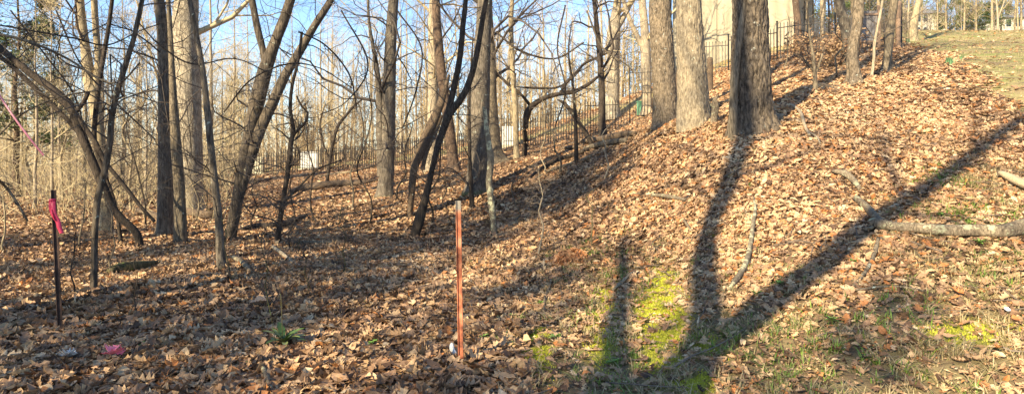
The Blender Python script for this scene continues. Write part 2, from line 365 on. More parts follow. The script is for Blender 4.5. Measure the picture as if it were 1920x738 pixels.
for (y0, y1, dens, seg, sz, nt_) in LEAFBANDS:
    area = 1.05 * (y1 ** 2 - y0 ** 2); n = int(area * dens)
    x, y = region(y0, y1, n, g); z = H(x, y); lawn, moss, thin = zones(x, y, z)
    px, py = proj(x, y, z)
    if sz < .06: thin = thin * .35; moss = moss * .8
    den = (1 - .965 * lawn) * (1 - .93 * moss) * (1 - .6 * thin) * (.55 + .6 * sst(fbm(x * 1.2, y * 1.2, 50), .36, .58))
    den = den * np.where((px > 1180) & (py < 520), 1.15, 1)
    # leaves gathered in small heaps
    k = g.uniform(0, 1, n) < den; x, y, z, px, py, thin = x[k], y[k], z[k], px[k], py[k], thin[k]
    nv = gnorm(x, y); C = len(x); near = np.where(px > 1000, sst(y, 3.6, 5.5) * .3 + .7, 1.12)
    pick = g.integers(0, nt_, C)
    clump = fbm(x * 2.2, y * 2.2, 61)
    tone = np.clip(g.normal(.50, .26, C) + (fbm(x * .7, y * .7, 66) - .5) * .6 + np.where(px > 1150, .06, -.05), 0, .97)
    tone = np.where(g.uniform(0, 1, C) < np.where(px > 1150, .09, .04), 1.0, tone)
    lift = g.uniform(.0, .03, C) + clump * .02
    for q in range(nt_):
        s = pick == q
        tv, tq = leaf_template('oak' if q % 4 else 'plain', seg, 100 + q)
        scatter(mb, x[s], y[s], (z + lift)[s], nv[s], (g.uniform(.6, 1.2, C) * sz * near * np.where(px < 1000, 1.05, np.where(y < 8, .76, .88)))[s], tv, tq, tone[s], (g.uniform(.12, .60, C))[s], g)
tag(mb.build('fallen_leaves', M['leaf'], smooth=False), 'brown oak leaves lying thick on the ground', None, None, 'stuff')

# ------------------------------------------------------------------ grass, moss, twigs on the floor
def blades(mb, x, y, h, wd, g, lean=.5, tone=None):
    C = len(x); z = H(x, y); az = g.uniform(0, 2 * math.pi, C)
    d = np.stack([np.cos(az), np.sin(az), 0 * az], -1); s = np.stack([-np.sin(az), np.cos(az), 0 * az], -1)
    b0 = np.stack([x, y, z], -1); ln = g.uniform(.1, lean, C)[:, None]; hh = h[:, None]
    p1 = b0 + np.array([0, 0, 1]) * hh * .55 + d * hh * ln * .35; p2 = b0 + np.array([0, 0, 1]) * hh * .9 + d * hh * ln * 1.1
    w = (wd * np.ones(C))[:, None]
    V = np.stack([b0 - s * w, b0 + s * w, p1 - s * w * .8, p1 + s * w * .8, p2 - s * w * .12, p2 + s * w * .12], 1)
    q = np.array([[0, 1, 3, 2], [2, 3, 5, 4]]); q = (q[None] + (np.arange(C) * 6)[:, None, None]).reshape(-1, 4)
    mb.add(V.reshape(-1, 3), q, a=np.repeat(g.uniform(0, 1, C) if tone is None else tone, 6))
mb = MB(); g = np.random.default_rng(21)
x, y = region(3.6, 9.5, 90000, g, .95); z = H(x, y); lawn, moss, thin = zones(x, y, z); px, py = proj(x, y, z)
cl = sst(fbm(x * 2.3, y * 2.3, 88), .50, .60)
k = g.uniform(0, 1, len(x)) < thin * (.25 + .45 * cl) + .002 + .02 * (px > 930) * cl
x, y, px = x[k], y[k], px[k]
k = g.uniform(0, 1, len(x)) < .22 * (1 - .95 * moss[k]); x, y = x[k], y[k]
for rep in range(11):
    xx = x + g.normal(0, .018, len(x)); yy = y + g.normal(0, .018, len(x))
    gr = fbm(xx * 1.7, yy * 1.7, 91) + g.normal(0, .12, len(x)); blades(mb, xx, yy, g.uniform(.03, .10, len(x)), .0042, g, 2.0, tone=np.where(gr > .60, g.uniform(.5, 1, len(x)), g.uniform(0, .5, len(x))))
x, y = region(9, 45, 150000, g, 1.0); z = H(x, y); lawn, moss, thin = zones(x, y, z)
k = g.uniform(0, 1, len(x)) < lawn * .8; x, y = x[k], y[k]
blades(mb, x, y, g.uniform(.025, .07, len(x)), .006, g, 1.2, tone=g.uniform(0, .6, len(x)))
tag(mb.build('grass', M['grass'], smooth=False), 'thin green and straw coloured grass among the leaves', None, None, 'stuff')
mb = MB()
x, y = region(3.7, 7.5, 420000, g, .9); z = H(x, y); lawn, moss, thin = zones(x, y, z)
k = g.uniform(0, 1, len(x)) < moss * 1.; x, y = x[k], y[k]
blades(mb, x, y, g.uniform(.006, .022, len(x)), .0035, g, 1.2)
tag(mb.build('moss', M['moss'], smooth=False), 'bright yellow green moss patches among grass', None, None, 'stuff')
mb = MB()
x, y = region(3.8, 26, 2600, g, .95); z = H(x, y); C = len(x)
az = g.uniform(0, 2 * math.pi, C); ln = g.uniform(.15, .8, C); n = 5
D = np.stack([np.cos(az), np.sin(az), 0 * az], -1); PP = np.zeros((C, n, 3)); cur = np.stack([x, y], -1); dd = D[:, :2].copy()
for s in range(n):
    PP[:, s, :2] = cur; PP[:, s, 2] = H(cur[:, 0], cur[:, 1]) + .03 + g.uniform(0, .02, C)
    dd = dd + g.normal(0, .25, (C, 2)); dd /= np.linalg.norm(dd, axis=1, keepdims=True); cur = cur + dd * (ln / (n - 1))[:, None]
sweep(mb, PP, g.uniform(.002, .009, C)[:, None] * np.linspace(1, .5, n)[None], 4)
tag(mb.build('twigs', M['twig']), 'fine grey brown twigs littered over the leaves', None, None, 'stuff')
# ------------------------------------------------------------------ trees
def barkmod(amp, fr=6., fz=1.1, flare=0, base=0, fh=.35, lob=5, sd=0, wob=.06):
    def f(Pn, rr, th):
        zz = Pn[:, :, 2][..., None]; ct, st = np.cos(th)[None, None], np.sin(th)[None, None]; o = np.ones_like(rr)
        nz = vn(ct * fr * o, st * fr * o, zz * fz * o * 4, sd); n2 = vn(ct * 1.3 * o + 7, st * 1.3 * o, zz * .8 * o, sd + 3)
        n3 = vn(ct * fr * 2.2 * o, st * fr * 2.2 * o, zz * fz * o * 9, sd + 5)
        ridge = 1 - np.abs(2 * nz - 1); ridge2 = 1 - np.abs(2 * n3 - 1)
        r = rr * (1 + (n2 - .5) * 2 * wob) + amp * ((ridge - .6) + .5 * (ridge2 - .6))
        if flare:
            e = np.exp(-np.maximum(zz - base, 0) / fh)
            r = r * (1 + flare * e * (.75 + .45 * np.cos(th * lob + sd)[None, None] * o + .5 * (n2 - .5)))
        return r
    return f
def crown_tubes(mb, Pn, Rn, spec, g):
    """spec: rows (count, length, radius, angle, wander, up, minr, sides, t0)"""
    src = (Pn, Rn); L = None
    for i, (cnt, lf, rf, ang, wa, up, mr, k, t0) in enumerate(spec):
        a, r = spawn(src[0], src[1], cnt, lf, rf, ang, n=7 if i == 0 else 5, t0=t0, t1=1., wander=wa, up=up, g=g, minr=mr)
        sweep(mb, a, r, k); src = (a, r)
SPEC = {
 'bare': [(20, (.22, .45), (.14, .34), (.6, 1.1), .22, .05, .008, 5, .25), (8, (.35, .7), (.35, .6), (.5, 1.1), .25, .03, .005, 3, .15), (5, (.35, .7), (.4, .6), (.4, 1.1), .3, .02, .0035, 3, .1)],
 'big': [(14, (.22, .4), (.25, .45), (.7, 1.2), .2, .04, .02, 6, .35), (7, (.35, .7), (.35, .6), (.5, 1.1), .28, .02, .007, 4, .15), (6, (.35, .7), (.4, .6), (.4, 1.1), .3, .02, .004, 3, .1)],
 'twiggy': [(20, (.14, .36), (.25, .5), (.7, 1.4), .3, .02, .005, 4, .18), (5, (.35, .8), (.4, .6), (.5, 1.2), .35, .0, .0028, 3, .1), (4, (.3, .7), (.4, .6), (.4, 1.2), .35, .0, .002, 3, .1)],
 'low': [(36, (.09, .28), (.06, .19), (.7, 1.4), .33, .0, .004, 4, .12), (7, (.35, .8), (.4, .6), (.5, 1.2), .35, .0, .0028, 3, .1), (4, (.3, .7), (.4, .6), (.4, 1.2), .35, .0, .002, 3, .1)],
}
def explicit(name, label, cat, mat, paths, crown=('twiggy',), twig='twigdark', Y=None, dy=0, k=10, amp=.004, flare=.35, step=.12, top=None, group=None, sd=1, sink=.12, names=None, fh=.3, lob=5, fr=6., fz=1.1, wob=.06, lean=0):
    """a tree surveyed in the photograph: paths are stems [(column, row, width)], the first starts at the foot"""
    g = np.random.default_rng(sd); p0 = paths[0]
    base = gp(p0[0][0], p0[0][1]) if Y is None else gat(p0[0][0], Y)
    Y0 = base[1]; FEET.append((base[0], base[1], p0[0][2] / 2 / F * Y0)); root = empty(name, base, label, cat, group)
    out = []
    for pi, pth in enumerate(paths):
        pts = []
        for j, q in enumerate(pth):
            px, py, w = q[:3]; YY = Y0 + (q[3] if len(q) > 3 else dy * max(0, (p0[0][1] - py)) / F * Y0 + lean * j)
            pts.append([*P(px, py, YY), w / 2 / F * YY])
        if top is None and w <= 4: pts[-1][3] *= .3
        if pi == 0:
            pts[0][2] = base[2] ; d0 = np.array(pts[0]) - np.array(pts[1]); d0 = d0 / max(abs(d0[2]), .05) * sink
            pts.insert(0, [pts[0][0] + d0[0] * .3, pts[0][1] + d0[1] * .3, pts[0][2] - sink, pts[0][3] * 1.03])
        if top is not None and pth[-1][1] < 60:          # carry on above the picture to its real height
            a, bb = np.array(pts[-1]), np.array(pts[-2]); d = (a - bb)[:3]; d = d / np.linalg.norm(d)
            hh = top - a[2]; r = a[3]; cur = a[:3].copy(); nst = 5
            for s in range(nst):
                d = nrm(d + np.array([0, 0, .25]) + g.normal(0, .06, 3)); cur = cur + d * hh / nst; r = a[3] * (1 - .82 * (s + 1) / nst)
                pts.append([*cur, r])
        sp = smooth_path(pts, step)
        mb = MB(base); sweep(mb, sp[None, :, :3], sp[None, :, 3], k, mod=barkmod(amp, fr=fr, fz=fz, flare=flare * 1.5 if pi == 0 else 0, base=base[2], fh=fh, lob=lob, sd=sd + pi, wob=wob))
        mb.build((names or ['trunk'] + ['limb'] * 9)[pi], M[mat], root); out.append(sp)
    if crown:
        mb = MB(base)
        for pi, sp in enumerate(out):
            kind = crown[min(pi, len(crown) - 1)]
            if kind is None: continue
            ii = np.linspace(0, len(sp) - 1, 14).astype(int)
            crown_tubes(mb, sp[None, ii, :3], sp[None, ii, 3], SPEC[kind], g)
        if mb.n: mb.build('crown', M[twig], root)
    return root

T = explicit
FEET = []
T('leaning_tree', 'dark crooked tree arching to the upper left with a black bent foot', 'tree', 'dark',
  [[(264,470,11),(258,440,13),(240,420,13),(215,395,14),(185,330,15),(168,290,15),(150,245,15),(135,205,15),(122,190,17),(95,165,14),(60,140,13),(25,112,12),(-20,75,11),(-120,10,9)],
   [(150,250,10),(120,218,8),(60,160,8),(20,122,8),(-30,85,7)],
   [(140,212,8),(158,190,7),(166,172,6)],
   [(140,214,9),(180,268,8),(195,300,7),(235,350,7),(262,385,6),(290,415,5)]], crown=('low', 'low', None, None), k=14, amp=.005, sd=11, flare=.1, top=None)
T('slender_tree', 'dark slender tree curving from beside the metal stake up across the arching trunk', 'tree', 'darkgrey',
  [[(176,560,10),(177,500,10),(178,430,10),(184,370,11),(197,320,11),(207,260,11),(208,230,10),(218,180,10),(236,120,9),(250,75,8),(258,42,8)]], crown=('twiggy',), k=12, sd=12, top=7)
T('slender_tree', 'thin dark stem rising straight behind the arching trunk', 'tree', 'dark',
  [[(228,440,6),(215,380,6),(190,310,7),(177,260,8),(183,180,8),(195,100,8),(205,42,7)]], crown=('twiggy',), Y=11.5, k=10, sd=13, top=9)
T('pale_forked_tree', 'pale sunlit forked tree behind the crossing dark stems', 'tree', 'tan',
  [[(200,452,20),(199,400,19),(192,330,19),(185,250,19),(176,180,22),(168,150,22),(160,90,16),(154,42,14)],[(178,170,14),(184,120,12),(180,60,11),(178,30,11)]], crown=('bare',), twig='twig', Y=13.5, k=14, sd=14, top=11, amp=.008)
T('grey_tree', 'straight grey furrowed trunk with moss at its foot, left one of a close pair', 'tree', 'grey',
  [[(311,445,31),(311,400,27),(311,300,26),(309,200,23),(306,100,20),(303,42,19)]], crown=('low',), k=40, sd=15, top=12, amp=.010, flare=.22, step=.06, fr=8)
T('grey_tree', 'smooth grey brown trunk tight against the right side of a furrowed one', 'tree', 'mid',
  [[(338,436,22),(337,380,20),(334,320,19),(330,270,18),(326,200,14),(322,120,10),(318,42,8)]], crown=(None,), Y=11.9, k=24, sd=16, top=9, amp=.006, flare=.15)
T('pale_tree', 'broad pale sunlit trunk standing behind the grey pair', 'tree', 'palebig',
  [[(354,352,48),(354,300,46),(352,200,46),(350,100,45),(348,42,44)]], crown=('big',), twig='twigtan', Y=19, k=40, sd=17, top=16, amp=.02, flare=.15, fr=9, step=.15)
T('sapling', 'bare young tree with bright moss on its foot', 'sapling', 'grey',
  [[(416,512,16),(413,470,15),(409,400,14),(400,320,13),(393,250,12),(387,190,11),(378,120,10),(364,45,9)]], crown=('low',), k=20, sd=18, top=7, amp=.003, flare=.1, lob=3)
T('forked_tree', 'leaning forked tree whose stems part low down', 'tree', 'darkgrey',
  [[(430,457,18),(437,420,19),(446,370,20),(455,320,21),(466,260,22),(480,200,26),(495,140,26),(512,90,20),(535,30,18)],
   [(448,375,14),(463,320,17),(485,250,20),(508,200,19),(533,145,17),(560,100,15),(592,45,13),(618,5,12)],
   [(500,130,14),(492,90,12),(482,50,12)]], crown=('low', 'low', None), k=24, sd=19, top=9, amp=.010, flare=.15)
T('twisted_sapling', 'thin twisted sapling with forking wavy branches beside the leaning forked tree', 'sapling', 'dark',
  [[(519,462,10),(524,420,9),(530,380,9),(540,320,9),(545,270,9),(550,240,8),(544,205,6),(548,160,6),(560,110,5),(566,60,5)],
   [(546,262,6),(556,246,5),(572,230,5),(577,212,4),(566,200,4),(556,180,3)],
   [(530,380,5),(552,360,4),(575,335,4),(600,315,3),(640,300,3)]], crown=('twiggy', 'twiggy', None), k=10, sd=20, top=6)
T('dark_tree', 'dark upright trunk with a joined second stem on its left, standing alone mid wood', 'tree', 'grey',
  [[(722,371,30),(724,340,27),(727,280,26),(729,200,25),(732,100,21),(735,42,20)],
   [(716,330,18),(714,260,16),(712,200,14),(708,140,9),(700,90,7),(692,40,5)]], crown=('low', 'twiggy'), k=36, sd=21, top=13, amp=.014, flare=.2, step=.1, fr=8)
T('curved_sapling', 'thin curved dark sapling below the white headstone', 'sapling', 'dark',
  [[(612,352,6),(616,320,6),(622,280,6),(632,240,6),(650,215,5),(668,195,4),(690,180,3)],[(618,300,4),(606,270,4),(600,230,3),(612,190,3)]], crown=('twiggy',), k=8, sd=22, top=None)
T('leaning_tree', 'dark trunk leaning left, behind the crossed dead poles', 'tree', 'brown',
  [[(851,325,24),(848,290,20),(842,240,20),(836,200,18),(828,140,18),(822,80,17),(818,25,16)]], crown=('bare',), k=24, sd=23, top=14, amp=.012, flare=.3)
T('pale_tree', 'pale trunk rising just behind the left leaning dark one', 'tree', 'pale',
  [[(808,300,22),(810,240,20),(812,180,20),(812,100,19),(812,25,18)]], crown=('bare',), twig='twigtan', Y=30, k=20, sd=24, top=17, amp=.012)
T('leaning_tree', 'nearer crossed pole with a swollen dark foot', 'dead tree', 'dark',
  [[(776,448,15),(784,420,20),(798,370,14),(812,310,10),(822,270,12),(836,225,12),(850,170,11),(862,110,11),(868,50,10)],
   [(824,265,12),(842,215,14),(868,180,12),(886,135,11),(898,80,10),(906,30,9)]], crown=('low', None), k=20, sd=25, amp=.008, flare=0, top=7, sink=.15)
T('dead_snag', 'split reddish dead pole leaning right against the standing trunks', 'dead tree', 'rotten',
  [[(768,352,8),(776,320,14),(790,280,18),(806,240,18),(822,205,14),(834,170,9),(842,140,5)],
   [(792,318,8),(800,285,7),(816,250,7),(828,215,6)]], crown=(None,), Y=15.2, k=16, sd=26, amp=.02, flare=0, wob=.2)
T('big_tree', 'thick pale grey trunk with a mossy foot behind the lichen covered stem', 'tree', 'grey',
  [[(893,364,40),(894,340,37),(897,280,37),(900,200,36),(903,120,33),(907,50,29),(909,0,27)]], crown=('big',), k=48, sd=27, top=15, amp=.012, flare=.22, step=.08, fr=9)
T('big_tree', 'flared dark trunk just right of the thick pale grey one', 'tree', 'mid',
  [[(934,308,36),(929,285,26),(924,240,24),(920,180,23),(918,100,22),(914,30,20),(913,0,20)]], crown=('bare',), k=30, sd=28, top=15, amp=.015, flare=.35, step=.1)
T('sapling', 'thin dark stem leaning on the thick pale grey trunk', 'sapling', 'dark',
  [[(886,398,8),(884,360,8),(881,300,7),(880,240,6),(880,180,5),(884,120,4),(888,50,3)]], crown=('twiggy',), k=8, sd=29, top=None)
T('lichen_stem', 'broken stem crusted with pale green lichen, beside the rusty post', 'dead tree', 'lichen',
  [[(927,446,12),(926,420,10),(922,380,13),(918,340,12),(921,300,12),(917,270,10),(912,240,9),(908,200,7)]], crown=(None,), k=20, sd=30, amp=.012, flare=.1, wob=.25, step=.03)
T('arched_tree', 'small dark tree that bends sharply right into a long arched limb', 'tree', 'dark',
  [[(983,296,9),(985,270,9),(984,240,10),(988,215,13),(996,200,11),(1020,184,9),(1050,176,8),(1075,172,8),(1100,160,7),(1120,145,5),(1140,128,3)],
   [(1050,176,6),(1062,155,6),(1078,140,6),(1095,120,5),(1120,108,5),(1150,95,3)],
   [(996,200,6),(975,175,5),(950,155,5),(930,135,4),(925,110,3)],
   [(1062,156,4),(1040,165,4),(1000,165,4),(960,162,3)]], crown=('low', 'low', 'twiggy'), k=14, sd=31, flare=.1)
T('thin_tree', 'thin dark upright stem under the arched limb', 'sapling', 'dark',
  [[(1080,310,7),(1080,260,7),(1078,210,6),(1074,160,5),(1066,100,4),(1072,40,3)]], crown=('twiggy',), k=8, sd=32, top=None)
T('dead_limb', 'broken dead limb propped at a slant below the arched tree', 'dead branch', 'dark',
  [[(1112,258,10),(1096,244,8),(1084,228,9),(1072,210,8),(1058,194,7),(1044,186,3)]], crown=(None,), k=10, sd=33, amp=.01, flare=0, Y=19)
T('pale_tree', 'slim pale trunk between the flared dark trunk and the arched tree', 'tree', 'tan',
  [[(969,296,10),(967,250,10),(966,200,11),(962,150,10),(960,100,9),(958,50,9),(960,5,8)]], crown=('bare',), twig='twig', Y=24, k=14, sd=34, top=13)
T('dark_tree', 'slim straight blackish trunk at the right end of the log heap', 'tree', 'dark',
  [[(1131,257,15),(1130,235,12),(1129,180,12),(1125,110,11),(1119,50,9),(1114,0,8)]], crown=('twiggy',), k=18, sd=35, top=13, flare=.3)
T('pale_tree', 'stout pale trunk forking high, behind the fence', 'tree', 'palebig',
  [[(1151,236,26),(1151,200,21),(1150,140,22),(1150,80,24),(1152,50,22),(1158,0,14)],[(1152,60,12),(1166,38,11),(1180,10,10)]], crown=('bare',), twig='twigtan', Y=34, k=20, sd=36, top=19, amp=.02)
T('pale_tree', 'pale sunlit trunk just left of the two thick oaks', 'tree', 'pale',
  [[(1214,228,18),(1213,180,18),(1211,120,19),(1209,60,16),(1204,0,13)],[(1211,100,10),(1196,70,9),(1182,40,8),(1170,5,7)]], crown=('bare',), twig='twigtan', Y=31, k=18, sd=37, top=18, amp=.015)
T('oak_tree', 'grey furrowed oak trunk, left of the thick three', 'tree', 'oak',
  [[(1249,236,50),(1247,215,46),(1246,180,44),(1243,120,43),(1240,60,41),(1238,0,40)]], crown=('big',), twig='twig', k=150, sd=38, top=17, amp=.026, flare=.16, step=.03, fr=6, fz=2.2, fh=.25)
T('oak_tree', 'pale sunlit oak trunk with a shaded right edge, middle of the thick three', 'tree', 'paleoak',
  [[(1302,238,60),(1300,215,58),(1299,180,56),(1296,120,52),(1293,60,48),(1290,0,44)]], crown=('big',), twig='twig', k=150, sd=39, top=17, amp=.022, flare=.12, step=.03, fr=6.5, fz=2.2, fh=.3)
T('oak_tree', 'thickest darkest deeply furrowed oak trunk', 'tree', 'oakdark',
  [[(1412,244,82),(1410,225,76),(1408,190,71),(1407,140,68),(1406,80,63),(1405,0,60)]], crown=('big',), twig='twig', k=180, sd=40, top=17, amp=.038, flare=.13, step=.025, fr=6, fz=1.8, fh=.2)
T('sapling', 'smooth thin stem growing up against the left face of the darkest oak', 'sapling', 'mid',
  [[(1374,243,17),(1375,200,15),(1378,140,14),(1385,80,12),(1392,30,9),(1398,0,8)]], crown=(None,), Y=gp(1412, 244)[1] - .20, k=14, sd=41, flare=.1, amp=.002)
T('sapling', 'bare forked sapling on the leafy slope in front of the fence', 'sapling', 'mid',
  [[(1530,178,7),(1528,150,7),(1526,120,6),(1522,90,5),(1517,60,4),(1514,10,3)],[(1529,140,5),(1540,110,4),(1546,85,3)],[(1526,135,3),(1510,115,3),(1500,100,2)]], crown=('twiggy',), k=8, sd=42, top=None)
T('crooked_tree', 'rough grey crooked trunk with a split foot on the slope', 'tree', 'oak',
  [[(1602,162,28),(1602,140,21),(1599,110,19),(1601,80,18),(1607,50,18),(1611,0,18)]], crown=('bare',), k=50, sd=43, top=15, amp=.014, flare=.3, step=.06, fr=9, twig='twig')
T('grey_tree', 'grey trunk half hidden behind the rough crooked one', 'tree', 'grey',
  [[(1590,100,20),(1588,70,18),(1582,40,18),(1574,0,16)]], crown=('bare',), Y=19, k=24, sd=44, top=17, twig='twig', amp=.012)
T('sapling', 'pale thin leaning sapling between two grey trunks on the slope', 'sapling', 'pale',
  [[(1633,151,5),(1638,120,5),(1640,80,5),(1648,40,5),(1655,0,4)]], crown=('twiggy',), k=8, sd=45, top=9, twig='twig')
T('grey_tree', 'straight smooth grey trunk casting a long shadow uphill', 'tree', 'mid',
  [[(1662,136,17),(1664,110,14),(1668,60,14),(1672,30,14),(1676,0,14)]], crown=('bare',), k=24, sd=46, top=14, twig='twig', flare=.25, amp=.006)
T('forked_tree', 'tree of two close pale stems at the edge of the lawn', 'tree', 'tan',
  [[(1713,76,14),(1714,50,12),(1718,20,11),(1723,0,10)],[(1710,70,10),(1711,40,8),(1721,15,7),(1733,-15,6)]], crown=('bare',), Y=27, k=18, sd=47, top=17, twig='twigtan', flare=.2)
T('dark_tree', 'dark trunk just outside the cream wall at the fence', 'tree', 'brown',
  [[(1497,88,13),(1496,50,12),(1493,20,11),(1491,0,11)]], crown=('bare',), Y=28.5, k=20, sd=48, top=18, twig='twig')
T('snag', 'short broken snag with dead leaves beside the darkest oak', 'stump', 'branch',
  [[(1336,240,9),(1338,225,9),(1341,200,10),(1340,188,8),(1346,178,3)],[(1340,205,6),(1333,196,4),(1328,188,2)]], crown=(None,), k=12, sd=49, amp=.012, flare=.2, wob=.3)

# thin stems scattered through the near wood, each different in place
STEMS = [(8,480,5,3,120,'tan','thin pale stem at the left edge of the clearing'),(20,400,5,-60,200,'mid','thin leaning stem behind the metal stake'),
 (60,372,6,20,250,'tan','thin upright stem behind the pink tape'),(118,380,5,10,260,'tan','thin stem right of the pink tape'),(148,470,4,20,150,'mid','finest stem beside the curving slender tree'),
 (212,520,4,-8,180,'mid','fine wavy stem beneath the crossing trunks'),(246,400,6,10,320,'tan','thin pale stem seen through the crossing trunks'),(272,430,4,-30,240,'dark','thin dark stem left of the grey pair'),
 (385,400,3,10,200,'dark','fine dark stem left of the mossy footed sapling'),(366,420,4,-6,240,'mid','fine stem between grey pair and sapling'),(470,440,3,12,160,'dark','fine dark stem behind the forked tree foot'),
 (498,590,3,-4,170,'mossy','green stem beside the broad leaved plant'),(545,470,3,4,180,'dark','fine upright stem by the twisted sapling'),(572,560,2.5,2,150,'mossy','fine green shoot in the leaves'),
 (590,420,4,-20,210,'dark','thin dark stem leaning left in the middle distance'),(660,400,4,14,230,'mid','thin stem left of the joined dark trunk'),(692,430,3.5,-10,330,'dark','tall fine stem just left of the joined dark trunk'),
 (745,380,4,20,160,'dark','fine stem right of the joined dark trunk'),(808,430,4,12,190,'dark','fine dark stem behind the crossed poles'),(845,400,3,-34,130,'dark','fine slanting stem right of the crossed poles'),
 (1008,480,4,6,170,'pale','pale wavy shoot in the central leaves'),(1020,330,3,4,100,'pale','short pale shoot below the arched limb'),(1048,330,4,-20,150,'mid','thin stem left of the log heap'),
 (1128,345,4,4,110,'pale','pale shoot in front of the log heap'),(960,420,3,10,110,'mid','fine shoot right of the lichen stem'),(1110,460,3,-3,110,'mossy','fine shoot at the edge of the sunny leaves'),
 (140,560,3,5,150,'dark','fine dark shoot behind the pink painted leaf'),(258,600,2.5,-3,130,'dark','fine shoot right of the metal stake'),(432,520,3,-18,120,'mossy','fine green shoot right of the mossy footed sapling'),
 (1568,150,4,10,130,'mid','fine stem left of the rough crooked trunk'),(1470,130,3,8,110,'mid','fine stem right of the darkest oak'),(640,520,3,6,150,'mossy','fine green shoot in the mid foreground')]
for i, (px, py, w, dx, hh, mt, lab) in enumerate(STEMS):
    g = np.random.default_rng(300 + i)
    pth = [(px + dx * t + g.normal(0, 3 + hh * .02) * (t > 0), py - hh * t, w * (1 - .6 * t)) for t in np.linspace(0, 1, 7)]
    T('sapling', lab, 'sapling', mt, [pth], crown=('twiggy',) if hh > 140 else (None,), twig='twig' if mt in ('tan', 'pale') else 'twigdark', k=6, sd=300 + i, flare=0, amp=0, step=.1)

# leaves banked against the feet of the trunks
g = np.random.default_rng(404); mb = MB(); tv, tq = leaf_template('oak', 6, 31)
for (fx_, fy_, fr_) in FEET:
    if fy_ > 22 or fr_ < .02: continue
    C = int(30 + 320 * fr_); a_ = g.uniform(0, 6.28, C); r_ = fr_ * 1.25 + np.abs(g.normal(0, .09, C)); x = fx_ + np.cos(a_) * r_; y = fy_ + np.sin(a_) * r_
    z = H(x, y) + .03 + .12 * np.exp(-(r_ - fr_) / .1) * g.uniform(.2, 1, C)
    scatter(mb, x, y, z, nrm(np.stack([np.cos(a_) * .8, np.sin(a_) * .8, np.ones(C)], -1)), g.uniform(.07, .13, C), tv, tq, np.clip(g.normal(.45, .25, C), 0, 1), np.full(C, .5), g)
tag(mb.build('banked_leaves', M['leaf'], smooth=False), 'brown oak leaves banked against the trunk feet', None, None, 'stuff')
# thin vines and whips arching through the near wood
VINES = [([(-20,60,5),(60,80,5),(130,112,4),(185,148,4),(225,155,3),(262,118,3)], 7, 'mid', 'long arching vine sagging across the top left corner'),
 ([(-20,44,3),(60,58,3),(140,72,3),(200,85,3),(262,58,2),(300,45,2)], 7.5, 'dark', 'thin vine running above the sagging one at the top left'),
 ([(20,20,3),(90,110,3),(140,180,3),(163,262,2)], 8, 'dark', 'fine whip crossing the arching trunk from the top left'),
 ([(105,20,3),(150,118,3),(215,190,3),(292,262,2)], 9, 'dark', 'fine whip slanting down right behind the crossing trunks'),
 ([(-10,262,4),(40,215,3),(120,180,3),(215,170,2),(290,190,2)], 8, 'mid', 'thin vine curving beneath the long faded pink tape'),
 ([(-10,330,5),(15,355,5),(38,390,5),(52,415,4)], 9, 'mid', 'short slanting dead stem at the left edge'),
 ([(262,45,3),(300,85,3),(360,120,3),(440,110,2),(500,135,2)], 9, 'dark', 'thin whip arching behind the grey pair toward the forked tree'),
 ([(420,210,3),(470,150,3),(540,120,3),(600,128,2),(660,165,2)], 11, 'dark', 'thin whip arching behind the fork of the leaning tree'),
 ([(560,60,3),(610,85,3),(655,140,3),(670,210,2)], 11, 'dark', 'thin drooping whip right of the leaning forked tree'),
 ([(745,20,3),(790,90,3),(780,170,3),(755,240,2)], 13, 'dark', 'curling whip right of the joined dark trunk'),
 ([(640,20,3),(690,120,3),(650,190,2),(600,215,2)], 12, 'dark', 'curling whip left of the joined dark trunk'),
 ([(930,60,4),(975,95,4),(1040,110,3),(1095,80,3)], 16, 'dark', 'dark whip arching above the arched tree'),
 ([(1060,10,3),(1045,90,3),(1060,170,3),(1040,240,2)], 16, 'dark', 'thin hanging whip crossing the arched limb'),
 ([(1100,20,3),(1130,90,3),(1185,130,2),(1215,180,2)], 17, 'mid', 'thin whip left of the oaks drooping toward them')]
for i, (pth, Yv, mt, lab) in enumerate(VINES):
    g = np.random.default_rng(900 + i); q0 = np.array(P(*pth[0][:2], Yv)); root = empty('vine', q0, lab, 'vine')
    pts = [[*P(a, b_, Yv + g.normal(0, .15)), w_ / 2 / F * Yv] for a, b_, w_ in pth]; sp = smooth_path(pts, .1); mb = MB(q0); sweep(mb, sp[None, :, :3], sp[None, :, 3], 6); mb.build('stem', M[mt], root)
    ii = np.linspace(0, len(sp) - 1, 14).astype(int); mb = MB(q0); crown_tubes(mb, sp[None, ii, :3], sp[None, ii, 3], [(12, (.12, .3), (.4, .7), (.5, 1.3), .3, 0, .003, 3, .1), (4, (.3, .8), (.5, .7), (.5, 1.2), .35, 0, .002, 3, .1)], g); mb.build('crown', M['twigdark'], root)  # side twigs off the vine stem, not a tree crown

